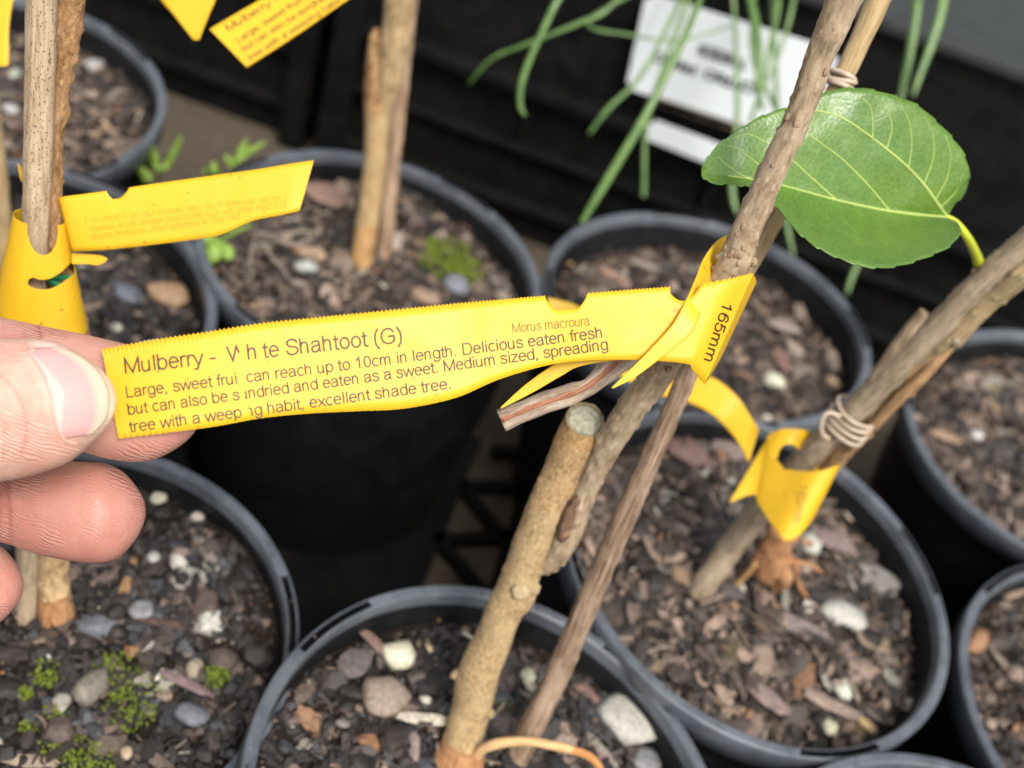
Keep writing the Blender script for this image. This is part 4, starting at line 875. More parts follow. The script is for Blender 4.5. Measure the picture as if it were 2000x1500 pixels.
d3b = soil_depth_at(p3, 750, 492)
s3 = empty('cane_stake', on_soil(p3, 750, 492), 'thin grey-brown cane standing behind the orange-tan sapling', 'stake', 'support canes')
stem('cane', [(747, 505, d3b + .003, 32), (750, 488, d3b, 32), (768, 315, .562, 30), (778, 215, .553, 30), (790, 100, .543, 30), (801, 0, .534, 30), (810, -90, .525, 30)], M_cane, s3, n=18, tintc=lambda x, y: (1.25, 1.2, 1.15))

# ------------------------------------------------------------------ left sapling, its cane and tag
p5 = POTS['P5']; d5 = soil_depth_at(p5, 52, 1205)
s5 = empty('cane_stake', on_soil(p5, 52, 1205), 'thick speckled bamboo cane passing through the folded yellow tag', 'stake', 'support canes')
stem('cane', [(52, 1262, d5 + .008, 42), (52, 1205, d5, 42), (56, 1000, .372, 44), (62, 760, .350, 47), (68, 560, .332, 50), (72, 420, .320, 52), (77, 240, .307, 56), (82, 0, .290, 58), (84, -120, .282, 60)], M_speck_cane, s5, n=26, amp=0.00025, seed=3,
     sec=lambda a, v: 1 + 0.05 * math.cos(5 * a))
l5 = empty('mulberry_sapling', on_soil(p5, 105, 1200), 'brown flaky-barked sapling behind the speckled cane', 'tree', 'mulberry saplings')
dd5 = soil_depth_at(p5, 108, 1205)
stem('trunk', [(108, 1235, dd5 + .006, 66), (108, 1200, dd5, 62), (104, 1110, .383, 57), (112, 900, .364, 54), (146, 690, .347, 52), (142, 610, .3395, 48), (118, 520, .332, 42), (104, 430, .325, 36), (104, 300, .318, 38), (112, 180, .310, 46), (124, 80, .304, 62), (130, 0, .299, 68), (134, -120, .292, 70)], M_brownbark, l5, n=30, amp=0.0007, sc_=220, amp2=0.0006,
     tintc=lambda x, y: (2.0, 2.3, 2.6) if y > 800 else (1.3, 1.25, 1.2))
rf5 = MB(); p, r = pw([(106, 1165, dd5 - .004, 60), (110, 1200, dd5 - .001, 70), (112, 1240, dd5 + .006, 50)]); v, f, uv = sweep(p, r, n=24, amp=0.0008, scale=170); rf5.add(v, f, uv); rf5.build('root_flare', M_root, l5)

tg5 = empty('plant_tag', W(75, 500, .315), 'yellow plant tag folded round the speckled cane, blank side showing', 'plant tag', 'yellow plant tags')
# collar: tapered open tube round the cane with a bite in its top edge and a slot
def collar():
    nt_, nh = 420, 190; V = []; ok = []
    C0, C1 = W(78, 424, .3215), W(76, 632, .337); ax = nz(C1 - C0); e1 = nz(-FW - (ax @ -FW) * ax); e2 = np.cross(ax, e1)     # theta 0 faces the camera
    if e2 @ CX < 0: e2 = -e2
    for j in range(nh + 1):
        h = j / nh
        for i in range(nt_ + 1):
            a = -math.pi * 0.97 + 2 * math.pi * 0.97 * i / nt_
            r = (50 + 42 * h) * (.3215 + .0155 * h) / F; rx = r * (1.0 + 0.02 * math.sin(2 * a))
            h0 = h
            # upper edge: bite on the camera-right side
            b_ = 0.0
            q = (a - 0.50) / 0.60
            if abs(q) < 1: b_ = 0.25 * math.sqrt(1 - q * q)
            hh = b_ + (1 - b_) * h0
            V.append(C0 + (C1 - C0) * hh + (e1 * math.cos(a) * 0.85 + e2 * math.sin(a)) * rx * (1 + (hh - h0) * 0.3))
    return np.array(V), nt_, nh
cv, nt_, nh = collar(); cf = []
cvp = np.array([P(q)[:2] for q in cv])
slot_c = cat_rom([(64, 552), (80, 556), (100, 553), (122, 541), (140, 525), (156, 506)], 60)
for j in range(nh):
    for i in range(nt_):
        a = j * (nt_ + 1) + i; q = (a, a + 1, a + nt_ + 2, a + nt_ + 1); c = cvp[list(q)].mean(0)
        front = 0.22 * nt_ < i < 0.78 * nt_
        if front and np.hypot(slot_c[:, 0] - c[0], slot_c[:, 1] - c[1]).min() < 9.5: continue
        cf.append(q)
solid(obj('collar', cv, cf, M_tag, tg5), 0.00022)
R5 = Ribbon([(112, 388, 140, 492, .3215, .3245), (125, 384, 150, 491, .3185, .3225), (200, 374, 210, 488, .319, .322), (300, 359, 300, 478, .320, .322), (400, 345, 400, 465, .321, .322), (440, 339, 440, 455, .3215, .322), (500, 331, 492, 432, .322, .322), (560, 321, 550, 420, .3225, .322), (613, 313, 585, 412, .323, .3225)], n=420)
def top5(i):
    x = R5.C[i, 0]
    if 208 < x < 252: q = (x - 208) / 44; return 1 - 0.155 * min(1, min(q * 1.6, (1 - q)) / 0.4) ** 0.7
    return 1 + tooth(i, R5, 0.00083, 0.010) * (1 if x < 330 else 0.4)
solid(obj('strip', *R5.mesh(top5), M_tag, tg5), 0.00022)
print_on(R5, tg5, [(T2[:44], (168, 436), (560, 390), 12, (), True), (T3[:46], (175, 452), (560, 404), 12, (), True), (T4[:42], (178, 468), (470, 428), 12, (), True)], M_ghost)
R5b = Ribbon([(140, 494, 140, 516, .325, .325), (170, 496, 170, 516, .325, .325), (197, 499, 190, 518, .325, .325), (211, 505, 206, 512, .325, .325)], n=30)
solid(obj('tail', *R5b.mesh(), M_tag, tg5), 0.00022)
R5c = Ribbon([(34, 318, 40, 350, .328, .328), (48, 335, 52, 370, .330, .330), (60, 360, 64, 400, .331, .331)], n=24)
solid(obj('end_tab', *R5c.mesh(), M_tag, tg5), 0.00022)
o = rings([W(108, 535, .334), W(112, 520, .3328)], 0.0042, 2, 0.0011, 5); tag(o.build('green_tie', M_green), 'green tie glimpsed through the slot of the folded yellow tag', 'tie')
# far left cane in the pot behind
p6 = POTS['P6']; d6 = soil_depth_at(p6, 6, 545)
s6 = empty('cane_stake', on_soil(p6, 6, 545), 'pale cane at the very left edge behind the folded tag', 'stake', 'support canes')
stem('cane', [(10, 560, d6 + .003, 40), (8, 520, d6, 38), (2, 400, d6 - .018, 36), (-10, 280, d6 - .034, 34), (-26, 130, d6 - .052, 34), (-40, 0, d6 - .066, 34)], M_pale_cane, s6, n=18)

# ------------------------------------------------------------------ tags hanging in at the top
def small_tag(st_, label, n=120, lines=(), th=0.00025, serr=True):
    rb = Ribbon(st_, n=n); r = empty('plant_tag', rb.top[len(rb.top) // 3], label, 'plant tag', 'yellow plant tags')
    solid(obj('strip', *rb.mesh((lambda i: 1 + tooth(i, rb, 0.0009, 0.012)) if serr else None), M_tag, r), th)
    if lines: print_on(rb, r, lines, M_ink)
    return rb
small_tag([(409, 57, 482, 132, .375, .375), (500, 4, 575, 72, .374, .374), (590, -46, 668, 8, .372, .372), (680, -98, 755, -50, .369, .369), (770, -140, 830, -95, .363, .363)], 'yellow plant tag with blurred printed lines slanting in at the top', 200,
          [('Mulberry - White Sh', (446, 62), (640, -55), 14, (), False), ('Large, sweet fruit can reach up', (466, 84), (690, -62), 11, (), False), ('but can also be sundried and eat', (476, 101), (700, -42), 11, (), False), ('tree with a weeping habit', (488, 119), (668, 2), 11, (), False)])
small_tag([(378, 78, 389, 78, .385, .385), (362, 58, 397, 58, .384, .384), (338, 28, 409, 28, .383, .383), (312, -4, 422, -4, .382, .382), (285, -60, 430, -50, .380, .380), (280, -130, 430, -120, .376, .376)], 'blank pointed yellow tag end hanging in at the top', 80, serr=False)
small_tag([(-60, 128, 10, 129, .40, .40), (-55, 120, 17, 121, .40, .40), (-55, 60, 17, 62, .399, .399), (-52, 10, 23, 14, .398, .398), (-45, -50, 35, -40, .396, .396), (-30, -120, 45, -110, .392, .392)], 'blank yellow tag hanging at the top left edge beside the speckled cane', 80, serr=False)

# ------------------------------------------------------------------ strap-leaved plants hanging over the crate
def blade(b, pts, flat_=0.10, wsc=1.0):
    p, r = pw(pts); r = r * wsc; k = cat_rom(np.column_stack([p, r]), 40)
    t = nz(np.gradient(k[:, :3], axis=0)); side = nz(np.cross(t, np.broadcast_to(FW, t.shape))); up = np.cross(side, t)
    V = []; n = 8
    for i in range(40):
        for j in range(n):
            a = 2 * math.pi * j / n; V.append(k[i, :3] + side[i] * math.cos(a) * k[i, 3] + up[i] * (math.sin(a) * flat_ + 0.35 * (math.cos(a) ** 2 - 0.5)) * k[i, 3])
    f = [(i * n + j, i * n + (j + 1) % n, (i + 1) * n + (j + 1) % n, (i + 1) * n + j) for i in range(39) for j in range(n)]
    f += [tuple(range(n))[::-1], tuple(39 * n + j for j in range(n))]
    return V, f
def strap_plant(root_px, blades, label):
    r = empty('strappy_plant', W(*root_px), label, 'plant', 'strap-leaved plants over the crate')
    for pts in blades:
        v, f = blade(None, [tuple(root_px) + (10,)] + pts, wsc=0.52); obj('blade', v, f, M_strap, r)
    return r
strap_plant((1420, -260, .62), [
    [(1250, -190, .57, 18), (1110, -30, .545, 26), (1060, 60, .545, 26), (1022, 150, .55, 24), (1016, 205, .553, 22), (1026, 226, .555, 12)],
    [(1330, -160, .60, 14), (1200, 5, .60, 18), (1130, 45, .60, 18), (1030, 85, .605, 16), (960, 115, .61, 13), (915, 165, .62, 6)],
    [(1400, -100, .54, 18), (1355, 30, .52, 24), (1310, 130, .515, 28), (1255, 235, .515, 34), (1190, 345, .52, 36), (1142, 425, .525, 26), (1134, 436, .526, 14)],
    [(1450, -80, .63, 16), (1475, 40, .615, 34), (1482, 110, .61, 30), (1480, 170, .61, 24), (1490, 215, .615, 16)],
    [(1500, -90, .66, 14), (1520, 0, .655, 22), (1502, 100, .65, 22), (1488, 170, .65, 20), (1465, 240, .655, 14)],
    [(1560, -90, .66, 14), (1550, 0, .65, 18), (1530, 80, .65, 16), (1500, 160, .65, 10)],
    [(1380, -100, .66, 14), (1330, 40, .66, 22), (1290, 150, .66, 20), (1262, 250, .66, 18), (1258, 370, .665, 16), (1256, 384, .665, 10)],
    [(1360, -80, .665, 14), (1310, 40, .665, 20), (1250, 150, .665, 18), (1190, 210, .665, 18), (1150, 262, .668, 12)],
    [(1300, -60, .64, 10), (1150, 40, .63, 14), (1230, 68, .63, 12), (1330, 78, .63, 10), (1430, 50, .635, 8)],
    [(1470, -60, .66, 14), (1470, 100, .66, 22), (1500, 180, .66, 20), (1535, 250, .66, 12)],
    [(1430, -60, .66, 14), (1440, 200, .66, 20), (1430, 360, .66, 26), (1440, 420, .66, 16)],
    [(1500, -60, .66, 14), (1520, 250, .655, 20), (1535, 420, .655, 22), (1550, 500, .655, 12)],
], 'strap-leaved green plant hanging down over the white sign')
strap_plant((1830, -260, .66), [
    [(1810, -120, .65, 16), (1795, 0, .645, 26), (1782, 90, .645, 26), (1765, 190, .645, 14)],
    [(1850, -120, .64, 16), (1843, 0, .635, 36), (1822, 80, .635, 32), (1796, 150, .635, 24), (1784, 188, .635, 10)],
    [(1800, -110, .66, 16), (1775, 100, .66, 20), (1720, 400, .66, 24), (1665, 540, .66, 22), (1655, 575, .66, 12)],
], 'strap-leaved green plant hanging over the crate right of the leaf')

# ------------------------------------------------------------------ ground tray and added shade plates between the pots
tray = MB()
def bar(a, b_, wd=0.006, h=0.006, z=GZ + 0.004):
    A, B = Wz(*a, z), Wz(*b_, z); t = nz(B - A); s = np.cross(t, [0, 0, 1.0]); V = []
    for q in (A, B):
        for (i, j) in ((-1, -1), (1, -1), (1, 1), (-1, 1)): V.append(q + s * i * wd / 2 + np.array([0, 0, 1.0]) * j * h / 2)
    tray.add(V, [(0, 1, 2, 3), (7, 6, 5, 4), (0, 4, 5, 1), (1, 5, 6, 2), (2, 6, 7, 3), (3, 7, 4, 0)])
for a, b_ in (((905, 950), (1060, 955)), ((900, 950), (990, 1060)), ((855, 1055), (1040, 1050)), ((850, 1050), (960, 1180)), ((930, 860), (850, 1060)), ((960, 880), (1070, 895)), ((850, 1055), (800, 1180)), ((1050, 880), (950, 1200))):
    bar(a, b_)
def shade_plate(poly, z=GZ + 0.002, h=0.004):  # solid black sheet added to darken the shaded gap beside the lattice
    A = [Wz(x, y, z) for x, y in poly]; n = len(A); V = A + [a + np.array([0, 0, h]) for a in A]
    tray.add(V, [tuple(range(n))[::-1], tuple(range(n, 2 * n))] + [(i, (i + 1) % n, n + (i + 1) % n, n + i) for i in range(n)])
shade_plate([(180, 700), (700, 500), (930, 700), (905, 890), (850, 1040), (790, 1230), (500, 1500), (150, 1300)])
shade_plate([(1085, 700), (1300, 760), (1240, 1200), (980, 1400), (900, 1250), (1010, 1050)])
tag(tray.build('slatted_tray_shade_plates', M_crate, smooth=False), 'black lattice tray in the gap between pots, with added black plates standing in for shade', 'tray')

# ------------------------------------------------------------------ stones, chips, moss and weeds that stand out
def item(kind, pot, px, py, L, wd, ang, colr, label, name=None, lift=0.0, hgt=0.6, seed=None):
    p = POTS[pot]; c = on_soil(p, px, py, lift); d = float((c - CAM) @ FW); seed = int(px * 7 + py) if seed is None else seed
    sc_ = d / F / 2; 
    a = math.radians(ang); dirv = CX * math.cos(a) - CY * math.sin(a); x = nz(dirv - (dirv @ p.n) * p.n); y = np.cross(p.n, x)
    if kind == 'chip': v, f = chip_proto(seed % 97); v = v * np.array([L * sc_, wd * sc_, min(wd * sc_ * 0.35, 0.0012)]); up = 0.0016
    else: v, f = rock_proto(seed % 89, 0.30 if kind == 'stone' else 0.55, 1.2 if kind == 'stone' else 2.0); v = v * np.array([L * sc_ * 1.1, wd * sc_ * 1.2, wd * sc_ * hgt]); up = wd * sc_ * hgt * 0.45
    if kind == 'chip': v = v @ np.array(Matrix.Rotation(random.uniform(-0.25, 0.25), 3, 'X')).T
    V = c + np.outer(v[:, 0], x) + np.outer(v[:, 1], y) + np.outer(v[:, 2] + up, p.n)
    cat_ = {'stone': 'stone', 'chip': 'bark chip', 'perlite': 'perlite lump'}[kind]
    o = obj({'stone': 'pebble', 'chip': 'bark_chip', 'perlite': 'perlite_lump'}[kind], V, f, M_chip, smooth=(kind != 'chip'), col=np.broadcast_to(colr, (len(V), 3)))
    g = {'stone': 'pebbles on the soil', 'chip': 'larger bark chips on the soil', 'perlite': 'white perlite lumps on the soil'}[kind]
    return tag(o, label, cat_, g)
WHT, CREAM, GREY, TAN, PINK, DRK = (0.50, 0.47, 0.38), (0.52, 0.42, 0.24), (0.17, 0.165, 0.16), (0.30, 0.225, 0.16), (0.23, 0.145, 0.12), (0.075, 0.06, 0.055)
I = [('perlite', 'P1', 778, 1282, 66, 62, 60, (0.60, 0.56, 0.42), 'knobbly cream stone standing left of the cut trunk'),
     ('stone', 'P1', 829, 1264, 40, 28, 40, CREAM, 'small yellow nugget touching the knobbly cream stone'),
     ('stone', 'P1', 745, 1368, 104, 84, -10, (0.27, 0.21, 0.16), 'smooth rounded tan pebble left of the cut trunk'),
     ('chip', 'P1', 690, 1300, 70, 56, -50, (0.12, 0.10, 0.095), 'dark grey bark slab above the smooth tan pebble'),
     ('chip', 'P1', 725, 1255, 70, 26, 55, PINK, 'pinkish sliver beside the knobbly cream stone'),
     ('chip', 'P1', 822, 1408, 104, 24, -8, (0.48, 0.42, 0.33), 'pale split wood sliver lying against the trunk base'),
     ('stone', 'P1', 830, 1366, 28, 18, 30, WHT, 'white fragment above the pale wood sliver'),
     ('stone', 'P1', 1226, 1412, 142, 100, 25, (0.40, 0.385, 0.34), 'large pale grey stone right of the brown cane'),
     ('chip', 'P1', 900, 1176, 72, 28, 0, (0.33, 0.17, 0.08), 'orange-brown bark piece against the back rim behind the trunk'),
     ('stone', 'P1', 1030, 1322, 38, 30, -50, (0.38, 0.38, 0.26), 'greenish white stone between the trunk and the brown cane'),
     ('chip', 'P1', 1150, 1468, 110, 34, 25, PINK, 'pinkish bark strip below the large pale grey stone'),
     ('stone', 'P1', 1260, 1490, 70, 50, 0, (0.2, 0.2, 0.2), 'grey pebble half hidden under the large pale grey stone'),
     ('chip', 'P1', 1150, 1360, 66, 26, 40, (0.20, 0.12, 0.10), 'reddish twig-like chip behind the large pale grey stone'),
     ('stone', 'P1', 668, 1415, 30, 22, 0, (0.2, 0.17, 0.15), 'small brown pebble near the left of the cut trunk pot'),
     ('chip', 'P1', 806, 1462, 60, 22, -75, (0.22, 0.17, 0.15), 'grey-brown sliver below the smooth tan pebble'),
     ('stone', 'P1', 664, 1485, 26, 22, 0, CREAM, 'small cream pebble at the bottom left of the cut trunk pot'),
     ('stone', 'P5', 276, 1195, 50, 44, 0, (0.22, 0.22, 0.22), 'round speckled grey pebble right of the thumb-side trunk'),
     ('stone', 'P5', 190, 1225, 76, 56, -20, (0.13, 0.135, 0.15), 'dark slate stone in front of the thumb-side trunk'),
     ('chip', 'P5', 245, 1150, 130, 18, 100, (0.36, 0.20, 0.09), 'curved orange bark strip right of the thumb-side trunk'),
     ('chip', 'P5', 310, 1220, 90, 24, 5, (0.10, 0.06, 0.045), 'dark brown twig beside the round speckled pebble'),
     ('chip', 'P5', 402, 1075, 70, 30, 65, (0.20, 0.165, 0.15), 'long grey bark chip near the back of the mossy pot'),
     ('chip', 'P5', 105, 1250, 74, 16, -35, (0.22, 0.16, 0.12), 'short brown stick in front of the thumb-side trunk'),
     ('stone', 'P5', 180, 1350, 60, 80, 20, (0.20, 0.175, 0.14), 'pointed grey-brown stone beside the moss clump'),
     ('stone', 'P5', 380, 1310, 34, 46, 0, (0.33, 0.28, 0.20), 'tan oval pebble at the right of the mossy pot'),
     ('chip', 'P5', 365, 1340, 100, 24, 32, (0.22, 0.15, 0.145), 'mauve bark sliver below the tan oval pebble'),
     ('stone', 'P5', 370, 1400, 66, 46, 20, (0.15, 0.16, 0.175), 'blue-grey flat stone low in the mossy pot'),
     ('stone', 'P5', 404, 1462, 26, 26, 0, WHT, 'white round grain at the lower right of the mossy pot'),
     ('stone', 'P5', 248, 1470, 26, 28, 0, (0.42, 0.33, 0.22), 'cream round grain at the bottom of the mossy pot'),
     ('stone', 'P5', 122, 1375, 40, 44, 0, (0.34, 0.31, 0.27), 'pale pebble left of the pointed grey-brown stone'),
     ('chip', 'P5', 55, 1492, 108, 26, 0, (0.32, 0.25, 0.18), 'square-cut tan wood piece at the bottom left corner'),
     ('stone', 'P5', 165, 1142, 34, 20, 10, (0.55, 0.5, 0.40), 'cream grain beside the thumb-side trunk'),
     ('stone', 'P5', 310, 975, 30, 26, 0, (0.50, 0.48, 0.36), 'white perlite grain just right of the middle fingertip'),
     ('stone', 'P5', 385, 1012, 26, 22, 0, (0.45, 0.40, 0.33), 'white perlite grain nearest the back rim of the mossy pot'),
     ('stone', 'P5', 300, 1090, 28, 22, 0, (0.4, 0.4, 0.36), 'pale grain below the middle fingertip'),
     ('stone', 'P2', 1640, 1205, 96, 56, 20, (0.44, 0.43, 0.38), 'twin-lobed white stone right of the orange root'),
     ('chip', 'P2', 1715, 1140, 74, 62, 15, (0.20, 0.185, 0.17), 'grey flat slab at the right of the orange root'),
     ('chip', 'P2', 1628, 1058, 78, 66, 5, (0.24, 0.175, 0.16), 'pinkish square chip behind the orange root'),
     ('chip', 'P2', 1790, 1160, 118, 20, 70, (0.29, 0.215, 0.16), 'straight tan stick leaning at the inner right wall'),
     ('chip', 'P2', 1560, 1230, 150, 40, 25, (0.22, 0.18, 0.165), 'long grey-pink bark strip below the orange root'),
     ('stone', 'P2', 1644, 1350, 40, 40, 0, (0.55, 0.56, 0.46), 'round white stone in the lower middle of the slanting cane pot'),
     ('chip', 'P2', 1684, 1325, 58, 48, 20, (0.28, 0.20, 0.155), 'square tan chip beside the round white stone'),
     ('stone', 'P2', 1618, 1420, 34, 36, 0, (0.50, 0.46, 0.33), 'cream pebble near the front rim of the slanting cane pot'),
     ('stone', 'P2', 1690, 1418, 48, 24, 50, (0.45, 0.33, 0.15), 'ochre oblong piece beside the cream pebble'),
     ('stone', 'P2', 1775, 1382, 34, 34, 0, (0.36, 0.34, 0.26), 'speckled pebble near the front right rim'),
     ('chip', 'P2', 1620, 1380, 110, 28, 25, (0.26, 0.19, 0.15), 'slanting tan bark strip above the cream pebble'),
     ('chip', 'P2', 1345, 885, 84, 66, 10, (0.26, 0.155, 0.135), 'pink rounded chip right of the brown cane'),
     ('chip', 'P2', 1420, 880, 70, 50, 20, (0.20, 0.15, 0.13), 'brown flat chip under the curling yellow tail'),
     ('stone', 'P2', 1582, 1065, 46, 44, 0, (0.44, 0.43, 0.36), 'whitish lump under the small orange root'),
     ('chip', 'P2', 1700, 1255, 66, 56, 25, (0.26, 0.20, 0.13), 'olive-tan chip below the grey flat slab'),
     ('chip', 'P2', 1670, 1290, 70, 40, 35, (0.21, 0.15, 0.13), 'brownish pink chip between the white stones'),
     ('chip', 'P2', 1500, 1370, 90, 44, 50, (0.23, 0.17, 0.15), 'pink-grey bark chip near the front left rim'),
     ('stone', 'P2', 1665, 1010, 40, 22, 40, (0.50, 0.42, 0.32), 'cream oblong grain behind the pinkish square chip'),
     ('chip', 'P2', 1430, 1160, 44, 40, 0, (0.10, 0.09, 0.085), 'dark chip beside the foot of the slanting cane'),
     ('stone', 'P4', 1510, 748, 48, 38, 20, (0.62, 0.60, 0.45), 'white stone in the pot behind the main stem'),
     ('stone', 'P4', 1625, 750, 26, 32, -20, (0.40, 0.28, 0.17), 'tan oval stone right of the white stone'),
     ('chip', 'P4', 1530, 640, 60, 44, 20, (0.33, 0.26, 0.22), 'pale pink chip above the white stone'),
     ('chip', 'P4', 1525, 705, 30, 84, 0, (0.22, 0.13, 0.10), 'reddish upright chip just above the white stone'),
     ('chip', 'P4', 1200, 545, 70, 22, 60, (0.30, 0.19, 0.13), 'orange-pink sliver above the held tag notch'),
     ('chip', 'P4', 1255, 520, 60, 28, 20, (0.30, 0.24, 0.19), 'beige chip behind the held tag'),
     ('chip', 'P4', 1100, 515, 30, 22, 0, (0.38, 0.23, 0.12), 'orange chip at the left wall of the pot behind the main stem'),
     ('chip', 'P3', 640, 385, 80, 60, 25, (0.26, 0.16, 0.12), 'brown-pink bark chunk beside the blank tag strip'),
     ('stone', 'P3', 838, 425, 24, 20, 0, (0.46, 0.40, 0.30), 'pale round grain right of the back cane'),
     ('stone', 'P3', 830, 585, 64, 44, 0, (0.34, 0.23, 0.16), 'salmon pebble below the bright green moss'),
     ('stone', 'P3', 888, 560, 50, 50, 0, (0.20, 0.21, 0.24), 'blue-grey pebble touching the bright green moss'),
     ('stone', 'P3', 598, 525, 50, 40, 20, (0.40, 0.41, 0.37), 'whitish lump in front of the dry grass'),
     ('chip', 'P3', 800, 375, 70, 40, 20, (0.15, 0.12, 0.11), 'dark flat chip behind the back cane'),
     ('stone', 'P6', 330, 580, 84, 56, 5, (0.33, 0.21, 0.12), 'orange-tan wood block in the pot behind the thumb'),
     ('stone', 'P6', 245, 575, 70, 46, 20, (0.11, 0.12, 0.14), 'dark slate pebble left of the orange-tan block'),
     ('stone', 'P6', 228, 640, 26, 24, 0, (0.45, 0.42, 0.36), 'white grain above the index finger'),
     ('stone', 'P8', 1938, 762, 34, 26, 0, (0.45, 0.36, 0.20), 'yellowish grain in the pot beyond the twine'),
     ('stone', 'P8', 1905, 850, 34, 28, 0, (0.44, 0.41, 0.38), 'pale lump in the pot beyond the twine'),
     ('chip', 'P8', 1845, 855, 60, 24, 30, (0.36, 0.24, 0.15), 'tan bark sliver by the left wall of the pot beyond the twine'),
     ('stone', 'P7', 185, 130, 40, 34, 0, (0.36, 0.34, 0.32), 'pale grey lump in the far corner pot'),
     ('stone', 'P7', 28, 150, 30, 36, 0, (0.36, 0.38, 0.30), 'greenish pale pebble left of the speckled cane'),
     ('stone', 'P7', 22, 215, 34, 30, 0, (0.42, 0.4, 0.38), 'white pebble left of the speckled cane'),
     ('chip', 'P9', 1980, 1160, 66, 24, -35, (0.30, 0.22, 0.16), 'pale sliver in the pot at the right edge'),
     ('stone', 'P9', 1925, 1250, 26, 30, 0, (0.48, 0.44, 0.33), 'cream grain in the pot at the right edge'),
     ('chip', 'P9', 1985, 1330, 150, 24, 75, (0.24, 0.19, 0.14), 'long upright bark strip in the pot at the right edge')]
for a in I: item(*a)

def moss(pot, spots, n, label, size=0.0007, matl=None):
    p = POTS[pot]; rg = np.random.default_rng(len(spots) * 31 + n); b = MB()
    for _ in range(n):
        x, y, r = spots[rg.integers(len(spots))]; a = rg.random() * 6.28; q = 1.5 * r * rg.random() ** 0.75; c = on_soil(p, x + q * math.cos(a), y + q * math.sin(a) * 0.8, 0.0022 * rg.random())
        for k in range(5):
            d = nz(p.n * 0.8 + rg.normal(size=3) * 0.7); s = size * (0.6 + 0.8 * rg.random()); sd = nz(np.cross(d, rg.normal(size=3))) * s * 0.35
            b.add([c - sd, c + d * s * 0.5 + sd * 1.4, c + d * s * 1.3, c + d * s * 0.5 - sd * 1.4], [(0, 1, 2, 3)])
    return tag(b.build('moss', matl or M_moss, smooth=False), label, 'moss', kind='stuff')
moss('P5', [(245, 1340, 50), (215, 1300, 26), (255, 1390, 34), (95, 1315, 24), (50, 1355, 10), (110, 1390, 18), (420, 1320, 20), (130, 1465, 40), (180, 1485, 30), (60, 1420, 14)], 900, 'yellow-green moss clumps scattered over the soil under the fingers')
moss('P3', [(870, 505, 34), (905, 535, 24), (845, 490, 20)], 520, 'bright green moss patch between the tan sapling and pebbles', 0.0013)
moss('P2', [(1465, 1290, 34), (1440, 1265, 20)], 90, 'sparse dull moss near the front left of the slanting cane pot', matl=M_oldmoss)
moss('P1', [(975, 1390, 22)], 70, 'tiny dull moss tuft right of the trunk base', matl=M_oldmoss)
def weed(name, base, blades, label, matl=M_weed, cat='weed'):
    d0 = base[2]; r = empty(name, W(*base), label, cat)
    for pts in blades:
        v, f = blade(None, [(base[0], base[1], d0, 5)] + pts, 0.15, 1.15 if matl is M_weed else 0.6); obj('blade', v, f, matl, r)
    return r
dw = 0.60; dgr = float((Wz(300, 460, GZ) - CAM) @ FW)
weed('weed_seedling', (306, 455, dgr), [[(309, 352, dw, 5), (302, 315, dw - .01, 16), (296, 290, dw - .015, 12), (293, 268, dw - .02, 4)], [(310, 350, dw, 5), (328, 318, dw - .01, 14), (342, 290, dw - .015, 12), (354, 266, dw - .02, 4)], [(285, 345, dw - .006, 26), (268, 345, dw - .006, 20), (262, 338, dw - .006, 8)], [(290, 352, dw - .006, 20), (280, 362, dw - .006, 14)]], 'tiny two-bladed weed sprouting beside the corner pot')
weed('weed_seedling', (452, 420, dgr - .01), [[(453, 340, dw, 5), (448, 318, dw - .01, 14), (440, 302, dw - .012, 4)], [(455, 335, dw, 5), (466, 305, dw - .01, 13), (474, 288, dw - .012, 12), (481, 270, dw - .014, 3)], [(457, 332, dw, 5), (480, 300, dw - .01, 13), (500, 288, dw - .012, 10), (519, 276, dw - .014, 3)], [(425, 335, dw - .006, 26), (405, 336, dw - .006, 14), (396, 334, dw - .006, 5)]], 'small branching weed sprouting behind the blank tag strip')
d33 = soil_depth_at(p3, 440, 520)
weed('weed_seedling', (430, 470, d33 - .006), [[(420, 480, d33 - .01, 30), (412, 500, d33 - .011, 34), (405, 514, d33 - .011, 12)], [(438, 486, d33 - .01, 26), (446, 500, d33 - .011, 24), (450, 508, d33 - .011, 8)], [(400, 466, d33 - .01, 20), (385, 470, d33 - .01, 8)], [(455, 455, d33 - .01, 8), (490, 440, d33 - .012, 5)]], 'small green seedling under the blank tag strip')
weed('dry_grass_tuft', (505, 452, d33), [[(490, 490, d33 - .006, 7), (492, 540, d33 - .004, 6), (478, 575, d33, 3)], [(540, 470, d33 - .004, 8), (580, 478, d33 - .002, 8), (612, 466, d33, 3)], [(540, 458, d33 - .004, 7), (590, 452, d33 - .002, 7), (625, 455, d33, 3)], [(530, 500, d33 - .002, 6), (556, 530, d33, 6), (566, 550, d33, 3)], [(550, 470, d33 - .005, 6), (596, 440, d33 - .004, 5)]], 'tuft of dry grey grass beside the green seedling', M_dry, 'dry grass')

